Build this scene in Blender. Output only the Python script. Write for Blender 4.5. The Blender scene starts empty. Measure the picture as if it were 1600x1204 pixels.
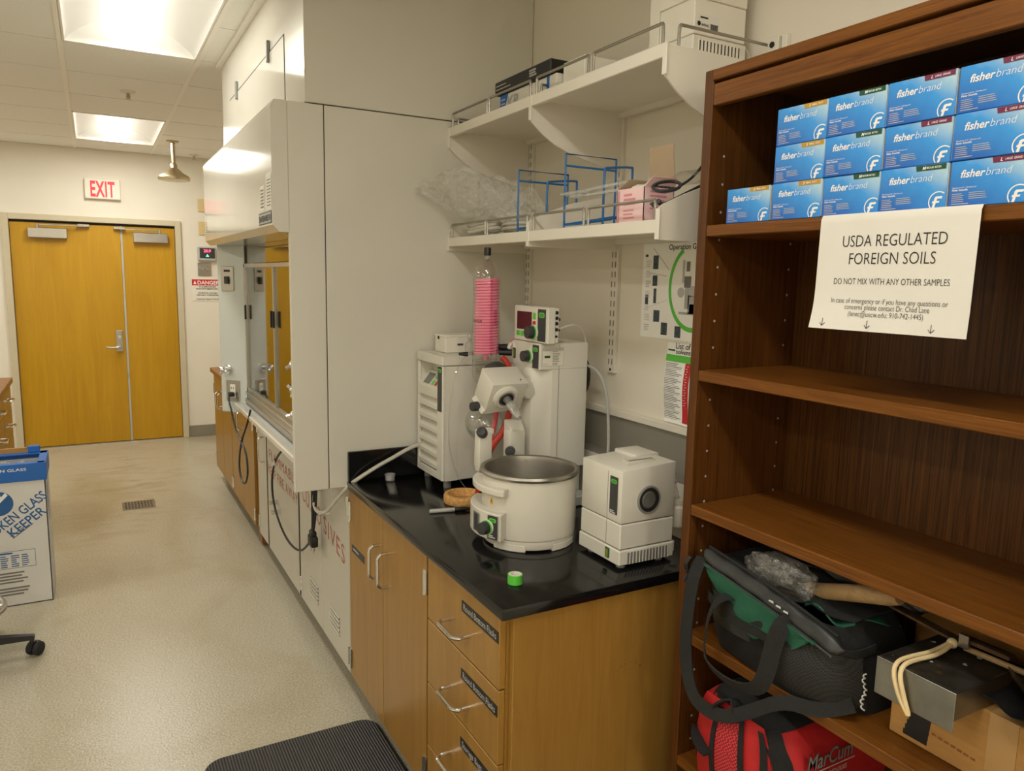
import bpy, bmesh, math, random
from mathutils import Vector, Matrix
random.seed(7)
C = bpy.context.scene.collection
sc = bpy.context.scene
PI = math.pi

# ------------------------------------------------------------------ camera
YAW, PITCH, ROLL, FPX = 0.50905, -0.14188, 0.02000, 1170.0
def make_camera():
    cy, sy = math.cos(YAW), math.sin(YAW)
    cp, sp = math.cos(PITCH), math.sin(PITCH)
    f = Vector((sy*cp, cy*cp, sp)); r = Vector((cy, -sy, 0)); u = r.cross(f)
    cr, sr = math.cos(ROLL), math.sin(ROLL)
    R2 = r*cr + u*sr; U2 = r*-sr + u*cr
    cam = bpy.data.cameras.new('camera'); o = bpy.data.objects.new('camera', cam); C.objects.link(o)
    m = Matrix((R2, U2, -f)).transposed().to_4x4(); m.translation = Vector((0, 0, 1.70))
    o.matrix_world = m
    cam.sensor_fit = 'HORIZONTAL'; cam.sensor_width = 36.0; cam.lens = FPX/1600*36
    cam.clip_start = 0.02
    sc.camera = o
make_camera()

# ------------------------------------------------------------------ light + exposure
w = bpy.data.worlds.new('world'); sc.world = w; w.use_nodes = True
w.node_tree.nodes['Background'].inputs[0].default_value = (1.0, 0.93, 0.80, 1)
w.node_tree.nodes['Background'].inputs[1].default_value = 0.05
LAMP_WATTS = {(0, -2): 9.0, (0, 3): 19.5, (0, -7): 11.5, (0, -12): 34.0, (-3, -12): 22.0}   # aisle troffers, and one added left-row light behind the camera
LAMP_WATTS_LEFT = 11.0     # the other added, unseen troffers of the left rows
LAMP_COLOUR = (1.0, 0.96, 0.865)
sc.view_settings.view_transform = 'Standard'
sc.view_settings.look = 'None'
sc.view_settings.exposure = 0.50
sc.view_settings.gamma = 1.0
sc.view_settings.use_curve_mapping = False
sc.cycles.use_denoising = True
sc.cycles.max_bounces = 10
sc.cycles.diffuse_bounces = 8
sc.cycles.transparent_max_bounces = 24
sc.cycles.sample_clamp_indirect = 6.0

# ------------------------------------------------------------------ materials
def lin(c):
    return tuple(((v/255.0)/12.92 if v <= 10 else ((v/255.0+0.055)/1.055)**2.4) for v in c)
def nn(nt, t, **k):
    n = nt.nodes.new(t)
    for a, b in k.items(): setattr(n, a, b)
    return n
def mat(name, rgb, rough=0.5, metal=0.0, var=0.06, scale=9.0, bump=0.0, bscale=120.0, spec=0.5, stretch=(1,1,1), sheen=0):
    m = bpy.data.materials.new(name); m.use_nodes = True; nt = m.node_tree
    b = nt.nodes['Principled BSDF']; col = lin(rgb)
    b.inputs['Roughness'].default_value = rough; b.inputs['Metallic'].default_value = metal
    b.inputs['Specular IOR Level'].default_value = spec
    tc = nn(nt, 'ShaderNodeTexCoord'); mp = nn(nt, 'ShaderNodeMapping'); mp.inputs['Scale'].default_value = stretch
    nt.links.new(tc.outputs['Object'], mp.inputs['Vector'])
    if var > 0:
        no = nn(nt, 'ShaderNodeTexNoise'); no.inputs['Scale'].default_value = scale; no.inputs['Detail'].default_value = 4
        nt.links.new(mp.outputs[0], no.inputs['Vector'])
        cr = nn(nt, 'ShaderNodeValToRGB')
        cr.color_ramp.elements[0].position = 0.3; cr.color_ramp.elements[1].position = 0.7
        cr.color_ramp.elements[0].color = tuple(c*(1-var) for c in col)+(1,)
        cr.color_ramp.elements[1].color = tuple(min(1, c*(1+var)) for c in col)+(1,)
        nt.links.new(no.outputs['Fac'], cr.inputs['Fac']); nt.links.new(cr.outputs['Color'], b.inputs['Base Color'])
    else:
        b.inputs['Base Color'].default_value = col+(1,)
    if bump > 0:
        n2 = nn(nt, 'ShaderNodeTexNoise'); n2.inputs['Scale'].default_value = bscale; n2.inputs['Detail'].default_value = 3
        nt.links.new(mp.outputs[0], n2.inputs['Vector'])
        bp = nn(nt, 'ShaderNodeBump'); bp.inputs['Strength'].default_value = bump; bp.inputs['Distance'].default_value = 0.004
        nt.links.new(n2.outputs['Fac'], bp.inputs['Height']); nt.links.new(bp.outputs['Normal'], b.inputs['Normal'])
    return m
def wood(name, a, b_, rough=0.35, scale=(14, 14, 0.9), ns=3.0, dist=1.5, spec=0.4):
    m = bpy.data.materials.new(name); m.use_nodes = True; nt = m.node_tree
    b = nt.nodes['Principled BSDF']; b.inputs['Roughness'].default_value = rough; b.inputs['Specular IOR Level'].default_value = spec
    tc = nn(nt, 'ShaderNodeTexCoord'); mp = nn(nt, 'ShaderNodeMapping'); mp.inputs['Scale'].default_value = scale
    nt.links.new(tc.outputs['Object'], mp.inputs['Vector'])
    no = nn(nt, 'ShaderNodeTexNoise'); no.inputs['Scale'].default_value = ns; no.inputs['Detail'].default_value = 7
    no.inputs['Distortion'].default_value = dist; no.inputs['Roughness'].default_value = 0.65
    nt.links.new(mp.outputs[0], no.inputs['Vector'])
    cr = nn(nt, 'ShaderNodeValToRGB')
    cr.color_ramp.elements[0].position = 0.32; cr.color_ramp.elements[1].position = 0.7
    cr.color_ramp.elements[0].color = lin(a)+(1,); cr.color_ramp.elements[1].color = lin(b_)+(1,)
    nt.links.new(no.outputs['Fac'], cr.inputs['Fac']); nt.links.new(cr.outputs['Color'], b.inputs['Base Color'])
    bp = nn(nt, 'ShaderNodeBump'); bp.inputs['Strength'].default_value = 0.05; bp.inputs['Distance'].default_value = 0.002
    nt.links.new(no.outputs['Fac'], bp.inputs['Height']); nt.links.new(bp.outputs['Normal'], b.inputs['Normal'])
    return m
def clear(name, tint=(1, 1, 1), rough=0.03, base=0.06, film=0.0, wrinkle=0.0):
    """thin clear glass or film: see-through with a Fresnel reflection (and a little milkiness for film)"""
    m = bpy.data.materials.new(name); m.use_nodes = True; nt = m.node_tree
    nt.nodes.remove(nt.nodes['Principled BSDF']); out = nt.nodes['Material Output']
    tr = nn(nt, 'ShaderNodeBsdfTransparent'); tr.inputs[0].default_value = tint+(1,)
    gl = nn(nt, 'ShaderNodeBsdfGlossy'); gl.inputs['Roughness'].default_value = rough
    lw = nn(nt, 'ShaderNodeLayerWeight'); lw.inputs['Blend'].default_value = 0.35
    ma = nn(nt, 'ShaderNodeMath', operation='MULTIPLY_ADD'); ma.inputs[1].default_value = 0.55; ma.inputs[2].default_value = base
    nt.links.new(lw.outputs['Facing'], ma.inputs[0])
    mx = nn(nt, 'ShaderNodeMixShader'); nt.links.new(ma.outputs[0], mx.inputs[0])
    src = tr
    if film > 0:
        df = nn(nt, 'ShaderNodeBsdfDiffuse'); df.inputs[0].default_value = (0.8, 0.8, 0.78, 1)
        m2 = nn(nt, 'ShaderNodeMixShader'); m2.inputs[0].default_value = film
        nt.links.new(tr.outputs[0], m2.inputs[1]); nt.links.new(df.outputs[0], m2.inputs[2]); src = m2
    nt.links.new(src.outputs[0], mx.inputs[1]); nt.links.new(gl.outputs[0], mx.inputs[2])
    nt.links.new(mx.outputs[0], out.inputs['Surface'])
    if wrinkle > 0:
        tc = nn(nt, 'ShaderNodeTexCoord'); no = nn(nt, 'ShaderNodeTexNoise'); no.inputs['Scale'].default_value = 28; no.inputs['Detail'].default_value = 5
        nt.links.new(tc.outputs['Object'], no.inputs['Vector'])
        bp = nn(nt, 'ShaderNodeBump'); bp.inputs['Strength'].default_value = wrinkle; bp.inputs['Distance'].default_value = 0.02
        nt.links.new(no.outputs['Fac'], bp.inputs['Height'])
        nt.links.new(bp.outputs['Normal'], gl.inputs['Normal']); nt.links.new(bp.outputs['Normal'], lw.inputs['Normal'])
    return m
def glow(name, rgb, s):
    m = bpy.data.materials.new(name); m.use_nodes = True; b = m.node_tree.nodes['Principled BSDF']
    b.inputs['Base Color'].default_value = tuple(rgb)+(1,); b.inputs['Emission Color'].default_value = tuple(rgb)+(1,)
    b.inputs['Emission Strength'].default_value = s
    return m

M = {}
M['wall'] = mat('wall_paint', (226, 220, 206), 0.75, var=0.02, scale=3, bump=0.05, bscale=300)
M['ceil'] = mat('ceiling_tile', (236, 236, 232), 0.9, var=0.05, scale=160, bump=0.25, bscale=260)
M['tee'] = mat('ceiling_grid_paint', (240, 238, 232), 0.5, var=0)
M['reflector'] = mat('fixture_white', (238, 238, 236), 0.5, var=0)
M['lens'] = glow('fixture_lens', (1.0, 0.97, 0.9), 1.6)
M['hood'] = mat('cream_enamel', (208, 205, 194), 0.10, var=0.015, scale=4, spec=0.32)
M['cabpaint'] = mat('shaded_cabinet_enamel', (188, 184, 172), 0.3, var=0.015, scale=4)  # hood cream darkened to stand in for the shade under the hood
M['hoodgrey'] = mat('cool_lit_enamel', (196, 200, 194), 0.2, var=0.015, scale=4)  # hood enamel tinted cool for the bluish light on the far post
M['slot'] = mat('slot_shadow_paint', (104, 97, 82), 0.7, var=0)
M['shelfpaint'] = mat('cream_shelf_paint', (222, 217, 205), 0.4, var=0.02, scale=6)
M['liner'] = mat('tan_liner', (205, 168, 108), 0.5, var=0.03, scale=3)
M['seam'] = mat('dark_seam', (58, 52, 44), 0.7, var=0)
M['black'] = mat('black_plastic', (22, 22, 23), 0.45, var=0.1)
M['dgrey'] = mat('charcoal_plastic', (52, 53, 55), 0.45, var=0.05)
M['grey'] = mat('grey_plastic', (128, 128, 124), 0.5, var=0.05)
M['alu'] = mat('matt_aluminium', (168, 164, 155), 0.38, 1.0, var=0.05, scale=40, stretch=(1, 1, 8))
M['chasegrey'] = mat('warm_grey_panel', (138, 134, 124), 0.5, var=0.03)
M['tapebrown'] = mat('packing_tape', (176, 138, 88), 0.4, var=0.04)
M['grimy'] = mat('grimy_metal', (66, 62, 54), 0.5, 0.7, var=0.5, scale=26)
M['lgrey'] = mat('light_grey', (176, 176, 172), 0.5, var=0.03)
M['steel'] = mat('brushed_steel', (188, 184, 176), 0.3, 1.0, var=0.06, scale=60, stretch=(1, 1, 6))
M['chrome'] = mat('chrome', (222, 222, 222), 0.12, 1.0, var=0)
M['brass'] = mat('nickel_brass', (190, 176, 146), 0.28, 1.0, var=0.05)
M['galv'] = mat('dull_sheet_metal', (150, 150, 146), 0.38, 1.0, var=0.22, scale=14, bump=0.06, bscale=30)
M['glass'] = clear('clear_glass', (0.95, 0.96, 0.95), 0.03, 0.10)
M['frosted'] = clear('ground_glass', (0.93, 0.94, 0.93), 0.15, 0.12, 0.22)
M['photoprint'] = mat('printed_photo', (60, 72, 80), 0.5, var=0.75, scale=120)
M['sash'] = clear('sash_glass', (0.90, 0.92, 0.90), 0.01, 0.16)
M['film'] = clear('clear_plastic_film', (0.965, 0.965, 0.95), 0.10, 0.06, 0.06, 0.9)
M['clearplastic'] = clear('clear_plastic', (0.93, 0.94, 0.94), 0.1, 0.08, 0.30)
M['pink'] = mat('pink_coolant', (255, 128, 172), 0.15, var=0.04)
M['red'] = mat('red_paint', (196, 30, 38), 0.5, var=0.03)
M['signred'] = glow('exit_red', lin((228, 44, 60)), 0.30)
M['hose'] = mat('red_rubber_hose', (176, 48, 30), 0.45, var=0.06)
M['pinkhose'] = mat('pink_hose', (226, 92, 104), 0.4, var=0.06)
M['instr'] = mat('instrument_cream', (214, 211, 200), 0.38, var=0.012, scale=5)
M['bathwhite'] = mat('bath_white_enamel', (208, 204, 192), 0.3, var=0.012, scale=5)
M['green'] = mat('bright_green', (92, 196, 66), 0.4, var=0.02)
M['dgreen'] = mat('dark_green', (20, 76, 48), 0.4, var=0.02)
M['display'] = mat('dark_red_display', (86, 40, 44), 0.12, var=0.05, scale=50)
M['lcd'] = mat('grey_lcd', (120, 124, 116), 0.2, var=0.05)
M['white'] = mat('white_card', (226, 222, 210), 0.6, var=0.015)
M['paper'] = mat('white_paper', (222, 219, 211), 0.7, var=0.02, bump=0.06, bscale=40)
M['poster'] = mat('bright_poster_paper', (246, 246, 243), 0.5, var=0.01)
M['ink'] = mat('black_ink', (26, 25, 26), 0.6, var=0)
M['greyink'] = mat('grey_ink', (120, 118, 116), 0.6, var=0)
M['paleink'] = mat('pale_ink', (186, 184, 180), 0.6, var=0)
M['blueink'] = mat('blue_ink', (36, 92, 150), 0.5, var=0)
M['pinkink'] = mat('pink_ink', (214, 140, 150), 0.6, var=0)
M['redink'] = mat('red_lettering', (168, 88, 68), 0.6, var=0.1, scale=60)
M['whiteink'] = mat('white_print', (236, 236, 236), 0.4, var=0)
M['gold'] = mat('gold_print', (186, 142, 40), 0.4, var=0)
M['purple'] = mat('plum_print', (112, 34, 70), 0.4, var=0)
M['maple'] = wood('honey_maple_veneer', (142, 104, 44), (160, 120, 56), 0.32, (9, 9, 0.7), 2.2)
M['mapledoor'] = wood('amber_maple_door', (176, 131, 18), (192, 147, 28), 0.34, (7, 7, 0.5), 2.0)
M['mapleedge'] = wood('dark_maple_edge', (120, 78, 38), (146, 98, 50), 0.4, (9, 9, 0.7), 2.2)
M['bookv'] = wood('walnut_vertical_grain', (68, 39, 13), (104, 62, 24), 0.36, (40, 40, 1.2), 2.6, spec=.25)
M['bookh'] = wood('walnut_long_grain', (88, 50, 14), (128, 79, 28), 0.36, (40, 1.2, 40), 2.6, spec=.25)
M['bookback'] = wood('walnut_back_panel', (44, 25, 9), (112, 70, 30), 0.36, (55, 55, 0.8), 3.0, spec=.25)
M['counter'] = mat('black_epoxy_resin', (17, 17, 18), 0.13, var=0.1, scale=40, spec=0.6)
M['bluewire'] = mat('blue_coated_wire', (38, 108, 176), 0.4, var=0.05)
M['bluecard'] = mat('blue_printed_card', (30, 100, 182), 0.45, var=0.03)
M['cardboard'] = mat('brown_cardboard', (170, 126, 68), 0.85, var=0.08, scale=12, stretch=(1, 1, 9))
M['card_in'] = mat('grey_brown_card', (178, 156, 130), 0.85, var=0.05)
M['pinkcard'] = mat('pink_card', (242, 206, 208), 0.6, var=0.02)
M['cork'] = mat('cork', (206, 156, 92), 0.85, var=0.28, scale=110, bump=0.4, bscale=160)
M['rubber'] = mat('black_rubber', (36, 36, 38), 0.7, var=0.12, scale=30)
M['fabric'] = mat('black_canvas', (21, 21, 21), 0.9, var=0.2, scale=60, bump=0.35, bscale=500)
M['webbing'] = mat('charcoal_webbing', (30, 30, 29), 0.9, var=0.2, scale=200, bump=0.4, bscale=700)
M['greenfab'] = mat('green_nylon', (28, 88, 66), 0.75, var=0.12, scale=30, bump=0.2, bscale=60)
M['redfab'] = mat('red_nylon', (176, 24, 26), 0.7, var=0.1, scale=30, bump=0.2, bscale=50)
M['vinyl'] = mat('worn_black_vinyl', (36, 37, 36), 0.42, var=0.35, scale=24, bump=0.15, bscale=40)
M['stick'] = wood('rough_stick', (150, 120, 80), (176, 146, 104), 0.7, (1.5, 14, 14), 3)
M['rust'] = mat('rusty_steel', (96, 72, 50), 0.6, 0.6, var=0.4, scale=40, bump=0.2)
M['cord'] = mat('ivory_cord', (222, 200, 154), 0.6, var=0.08, scale=40)
M['tube'] = mat('milky_tubing', (196, 192, 180), 0.35, var=0.02)
M['yellow'] = mat('warning_yellow', (230, 178, 30), 0.5, var=0)
M['blackpoly'] = mat('black_bin_liner', (16, 16, 17), 0.28, var=0.2, bump=0.6, bscale=30)
M['olive'] = mat('olive_rocker', (120, 132, 48), 0.4, var=0.05)
M['orange'] = mat('orange_tape', (206, 92, 30), 0.6, var=0.05)
M['ledr'] = glow('red_led', (1, .05, .12), 3.0)
M['ledg'] = glow('green_led', (.1, 1, .5), 1.5)
M['cove'] = mat('grey_cove_base', (134, 128, 114), 0.6, var=0.06)
M['frame'] = mat('door_frame_paint', (196, 186, 160), 0.4, var=0.02)
M['beige'] = mat('beige_switch', (210, 190, 140), 0.5, var=0)
M['trashwhite'] = mat('white_corrugated_card', (214, 212, 208), 0.7, var=0.02)
M['whiterubber'] = mat('white_wire', (206, 203, 192), 0.5, var=0)

def floor_material():
    m = bpy.data.materials.new('epoxy_floor'); m.use_nodes = True; nt = m.node_tree; b = nt.nodes['Principled BSDF']
    b.inputs['Roughness'].default_value = 0.27
    tc = nn(nt, 'ShaderNodeTexCoord')
    n1 = nn(nt, 'ShaderNodeTexNoise'); n1.inputs['Scale'].default_value = 130; n1.inputs['Detail'].default_value = 3
    n2 = nn(nt, 'ShaderNodeTexNoise'); n2.inputs['Scale'].default_value = 1.6; n2.inputs['Detail'].default_value = 6; n2.inputs['Distortion'].default_value = 0.8
    mp = nn(nt, 'ShaderNodeMapping'); mp.inputs['Scale'].default_value = (1.0, 0.55, 1)
    nt.links.new(tc.outputs['Object'], mp.inputs[0]); nt.links.new(mp.outputs[0], n2.inputs['Vector'])
    nt.links.new(tc.outputs['Object'], n1.inputs['Vector'])
    c1 = nn(nt, 'ShaderNodeValToRGB'); c1.color_ramp.elements[0].position = .35; c1.color_ramp.elements[1].position = .65
    c1.color_ramp.elements[0].color = lin((160, 153, 133))+(1,); c1.color_ramp.elements[1].color = lin((190, 183, 163))+(1,)
    c2 = nn(nt, 'ShaderNodeValToRGB'); c2.color_ramp.elements[0].position = .28; c2.color_ramp.elements[1].position = .5
    c2.color_ramp.elements[0].color = lin((236, 230, 216))+(1,); c2.color_ramp.elements[1].color = (1, 1, 1, 1)
    nt.links.new(n1.outputs['Fac'], c1.inputs[0]); nt.links.new(n2.outputs['Fac'], c2.inputs[0])
    mx = nn(nt, 'ShaderNodeMix', data_type='RGBA', blend_type='MULTIPLY'); mx.inputs['Factor'].default_value = 1
    nt.links.new(c1.outputs[0], mx.inputs['A']); nt.links.new(c2.outputs[0], mx.inputs['B'])
    # scuffs near the drain and the doors
    sp = nn(nt, 'ShaderNodeMapping'); sp.inputs['Location'].default_value = (-0.25*1.1, -6.6*0.42, 0); sp.inputs['Scale'].default_value = (1.1, 0.42, 1)
    gr = nn(nt, 'ShaderNodeTexGradient', gradient_type='SPHERICAL'); nt.links.new(tc.outputs['Object'], sp.inputs[0]); nt.links.new(sp.outputs[0], gr.inputs[0])
    n3 = nn(nt, 'ShaderNodeTexNoise'); n3.inputs['Scale'].default_value = 5; n3.inputs['Detail'].default_value = 8; n3.inputs['Distortion'].default_value = 1.2
    mp3 = nn(nt, 'ShaderNodeMapping'); mp3.inputs['Scale'].default_value = (0.5, 1.2, 1); nt.links.new(tc.outputs['Object'], mp3.inputs[0]); nt.links.new(mp3.outputs[0], n3.inputs['Vector'])
    c3 = nn(nt, 'ShaderNodeValToRGB'); c3.color_ramp.elements[0].position = .5; c3.color_ramp.elements[1].position = .85
    nt.links.new(n3.outputs['Fac'], c3.inputs[0])
    mu = nn(nt, 'ShaderNodeMath', operation='MULTIPLY'); nt.links.new(gr.outputs['Fac'], mu.inputs[0]); nt.links.new(c3.outputs[0], mu.inputs[1])
    m2 = nn(nt, 'ShaderNodeMix', data_type='RGBA'); nt.links.new(mu.outputs[0], m2.inputs['Factor'])
    nt.links.new(mx.outputs['Result'], m2.inputs['A']); m2.inputs['B'].default_value = lin((140, 124, 98))+(1,)
    nt.links.new(m2.outputs['Result'], b.inputs['Base Color'])
    bp = nn(nt, 'ShaderNodeBump'); bp.inputs['Strength'].default_value = 0.30; bp.inputs['Distance'].default_value = 0.003
    nt.links.new(n1.outputs['Fac'], bp.inputs['Height']); nt.links.new(bp.outputs['Normal'], b.inputs['Normal'])
    return m
M['floor'] = floor_material()
def mesh_material(name, rgb, scale):
    """woven mesh pocket cloth: fine checks"""
    m = bpy.data.materials.new(name); m.use_nodes = True; nt = m.node_tree; b = nt.nodes['Principled BSDF']; b.inputs['Roughness'].default_value = .8
    tc = nn(nt, 'ShaderNodeTexCoord'); v = nn(nt, 'ShaderNodeTexChecker'); v.inputs['Scale'].default_value = scale
    v.inputs['Color1'].default_value = lin(rgb)+(1,); v.inputs['Color2'].default_value = tuple(c*.25 for c in lin(rgb))+(1,)
    nt.links.new(tc.outputs['Object'], v.inputs['Vector']); nt.links.new(v.outputs['Color'], b.inputs['Base Color'])
    return m
M['redmesh'] = mesh_material('red_mesh_cloth', (205, 50, 56), 220)
M['blackmesh'] = mesh_material('black_mesh_cloth', (46, 46, 44), 260)
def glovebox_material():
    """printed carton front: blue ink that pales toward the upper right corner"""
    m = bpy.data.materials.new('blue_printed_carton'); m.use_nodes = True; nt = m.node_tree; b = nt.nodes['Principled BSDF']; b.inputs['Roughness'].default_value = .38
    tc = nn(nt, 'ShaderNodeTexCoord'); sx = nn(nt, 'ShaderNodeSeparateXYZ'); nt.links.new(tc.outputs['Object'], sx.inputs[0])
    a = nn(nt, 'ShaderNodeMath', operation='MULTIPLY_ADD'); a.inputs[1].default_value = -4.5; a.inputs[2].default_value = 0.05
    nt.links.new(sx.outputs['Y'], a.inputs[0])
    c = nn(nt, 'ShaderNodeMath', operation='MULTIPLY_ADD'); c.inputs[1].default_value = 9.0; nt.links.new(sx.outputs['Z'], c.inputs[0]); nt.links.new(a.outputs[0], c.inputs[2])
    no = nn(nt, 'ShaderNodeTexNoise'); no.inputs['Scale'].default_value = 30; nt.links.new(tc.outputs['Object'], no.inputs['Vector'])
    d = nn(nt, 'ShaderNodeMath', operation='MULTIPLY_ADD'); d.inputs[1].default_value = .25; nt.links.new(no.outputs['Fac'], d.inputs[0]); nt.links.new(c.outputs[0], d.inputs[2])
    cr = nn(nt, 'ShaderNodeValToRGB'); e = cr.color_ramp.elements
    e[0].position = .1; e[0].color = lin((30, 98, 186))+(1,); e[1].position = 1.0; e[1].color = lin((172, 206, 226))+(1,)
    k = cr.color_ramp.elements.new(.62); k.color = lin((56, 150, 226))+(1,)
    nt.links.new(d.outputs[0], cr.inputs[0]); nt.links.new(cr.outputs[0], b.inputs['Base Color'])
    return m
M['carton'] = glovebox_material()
def ribbed_mat():
    m = bpy.data.materials.new('ribbed_rubber_mat'); m.use_nodes = True; nt = m.node_tree; b = nt.nodes['Principled BSDF']
    b.inputs['Base Color'].default_value = lin((60, 58, 58))+(1,); b.inputs['Roughness'].default_value = .55
    tc = nn(nt, 'ShaderNodeTexCoord'); wv = nn(nt, 'ShaderNodeTexWave', wave_type='BANDS', bands_direction='X'); wv.inputs['Scale'].default_value = 32
    nt.links.new(tc.outputs['Object'], wv.inputs['Vector'])
    bp = nn(nt, 'ShaderNodeBump'); bp.inputs['Strength'].default_value = .9; bp.inputs['Distance'].default_value = .004
    nt.links.new(wv.outputs['Fac'], bp.inputs['Height']); nt.links.new(bp.outputs['Normal'], b.inputs['Normal'])
    return m
M['ribbed'] = ribbed_mat()

# ------------------------------------------------------------------ mesh builder
_TX = {}
def text_geo(s, shear=0.0, bold=0.0, sp=1.0):
    k = (s, shear, bold, sp)
    if k in _TX: return _TX[k]
    cu = bpy.data.curves.new('t', 'FONT'); cu.body = s; cu.size = 1; cu.shear = shear; cu.offset = bold; cu.resolution_u = 3; cu.space_character = sp
    cu.fill_mode = 'FRONT'
    o = bpy.data.objects.new('t', cu); C.objects.link(o)
    dg = bpy.context.evaluated_depsgraph_get(); me = bpy.data.meshes.new_from_object(o.evaluated_get(dg))
    vs = [v.co.copy() for v in me.vertices]; fs = [tuple(p.vertices) for p in me.polygons]
    bpy.data.objects.remove(o); bpy.data.curves.remove(cu); bpy.data.meshes.remove(me)
    if vs:
        x0 = min(v.x for v in vs); x1 = max(v.x for v in vs)
    else: x0 = x1 = 0
    _TX[k] = (vs, fs, x0, x1); return _TX[k]

class MB:
    def __init__(self): self.v = []; self.f = []; self.m = []; self.mats = []; self.sm = []
    def mi(self, mt):
        mt = M[mt] if isinstance(mt, str) else mt
        if mt not in self.mats: self.mats.append(mt)
        return self.mats.index(mt)
    def add(self, vs, fs, mt, smooth=False):
        n = len(self.v); i = self.mi(mt)
        self.v += [Vector(v) for v in vs]
        for f in fs: self.f.append(tuple(n+a for a in f)); self.m.append(i); self.sm.append(smooth)
        return self
    def box(self, x0, x1, y0, y1, z0, z1, mt, bv=0.0, X=None, seg=1):
        if bv <= 0:
            vs = [(x, y, z) for x in (x0, x1) for y in (y0, y1) for z in (z0, z1)]
            fs = [(0, 1, 3, 2), (4, 6, 7, 5), (0, 4, 5, 1), (2, 3, 7, 6), (0, 2, 6, 4), (1, 5, 7, 3)]
        else:
            bm = bmesh.new(); bmesh.ops.create_cube(bm, size=1)
            for v in bm.verts: v.co = Vector(((x0+x1)/2+v.co.x*(x1-x0), (y0+y1)/2+v.co.y*(y1-y0), (z0+z1)/2+v.co.z*(z1-z0)))
            bmesh.ops.bevel(bm, geom=bm.edges[:], offset=bv, segments=seg, affect='EDGES', profile=.5)
            bm.verts.index_update(); vs = [v.co.copy() for v in bm.verts]; fs = [tuple(v.index for v in f.verts) for f in bm.faces]; bm.free()
        if X is not None: vs = [X @ Vector(v) for v in vs]
        return self.add(vs, fs, mt, bv > 0)
    def prism(self, poly, ax, d0, d1, mt, bv=0.0, X=None, seg=1):
        """poly: 2-D outline; ax 'x': (y,z), 'y': (x,z), 'z': (x,y)"""
        def P(a, b, d): return {'x': (d, a, b), 'y': (a, d, b), 'z': (a, b, d)}[ax]
        n = len(poly); vs = [P(a, b, d0) for a, b in poly]+[P(a, b, d1) for a, b in poly]
        fs = [tuple(range(n)), tuple(range(2*n-1, n-1, -1))]+[(i, i+n, (i+1) % n+n, (i+1) % n) for i in range(n)]
        if bv > 0:
            bm = bmesh.new(); V = [bm.verts.new(v) for v in vs]
            for f in fs: bm.faces.new([V[i] for i in f])
            bmesh.ops.recalc_face_normals(bm, faces=bm.faces[:])
            bmesh.ops.bevel(bm, geom=[e for e in bm.edges if e.calc_face_angle(0) > .5], offset=bv, segments=seg, affect='EDGES', profile=.5)
            bm.verts.index_update(); vs = [v.co.copy() for v in bm.verts]; fs = [tuple(v.index for v in f.verts) for f in bm.faces]; bm.free()
        if X is not None: vs = [X @ Vector(v) for v in vs]
        return self.add(vs, fs, mt, bv > 0)
    def cyl(self, p0, p1, r0, mt, r1=None, seg=20, caps=True):
        p0 = Vector(p0); p1 = Vector(p1); r1 = r0 if r1 is None else r1
        return self.rev([(r0, 0), (r1, (p1-p0).length)], p0, (p1-p0), mt, seg, caps)
    def rev(self, prof, org, axis, mt, seg=24, caps=False):
        """surface of revolution; prof = [(radius, distance along axis)]"""
        org = Vector(org); a = Vector(axis).normalized()
        t = Vector((1, 0, 0)) if abs(a.x) < .9 else Vector((0, 1, 0)); u = a.cross(t).normalized(); w_ = a.cross(u)
        vs = []; fs = []; n = len(prof)
        for r, d in prof:
            for k in range(seg):
                q = 2*PI*k/seg; vs.append(org+a*d+(u*math.cos(q)+w_*math.sin(q))*max(r, 1e-5))
        for i in range(n-1):
            for k in range(seg): k2 = (k+1) % seg; fs.append((i*seg+k, i*seg+k2, (i+1)*seg+k2, (i+1)*seg+k))
        if caps: fs.append(tuple(range(seg-1, -1, -1))); fs.append(tuple((n-1)*seg+k for k in range(seg)))
        return self.add(vs, fs, mt, True)
    def tube(self, pts, r, mt, seg=8, closed=False, smooth=0, caps=True, flat=None):
        """round wire through pts (optionally smoothed); flat=(w,h) gives a strap section"""
        P = [Vector(p) for p in pts]
        for _ in range(smooth):
            Q = [] if closed else [P[0]]; n = len(P)
            for i in range(n if closed else n-1):
                a, b = P[i], P[(i+1) % n]; Q += [a*.75+b*.25, a*.25+b*.75]
            if not closed: Q.append(P[-1])
            P = Q
        n = len(P); up = None; rings = []
        for i in range(n):
            if closed: t = (P[(i+1) % n]-P[i-1])
            else: t = P[min(i+1, n-1)]-P[max(i-1, 0)]
            t = t.normalized() if t.length > 1e-9 else Vector((0, 0, 1))
            if up is None:
                g = Vector((0, 0, 1)) if abs(t.z) < .9 else Vector((1, 0, 0)); up = (g-t*g.dot(t)).normalized()
            else:
                u2 = up-t*up.dot(t); up = u2.normalized() if u2.length > 1e-6 else up
            sd = t.cross(up)
            if flat: w_, h_ = flat; rings.append([P[i]+sd*a*w_/2+up*b*h_/2 for a, b in ((1, 1), (-1, 1), (-1, -1), (1, -1))])
            else: rings.append([P[i]+(sd*math.cos(2*PI*k/seg)+up*math.sin(2*PI*k/seg))*r for k in range(seg)])
        s = len(rings[0]); vs = [v for q in rings for v in q]; fs = []
        for i in range(n if closed else n-1):
            j = (i+1) % n
            for k in range(s): k2 = (k+1) % s; fs.append((i*s+k, i*s+k2, j*s+k2, j*s+k))
        if caps and not closed: fs.append(tuple(range(s-1, -1, -1))); fs.append(tuple((n-1)*s+k for k in range(s)))
        return self.add(vs, fs, mt, True)
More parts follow.
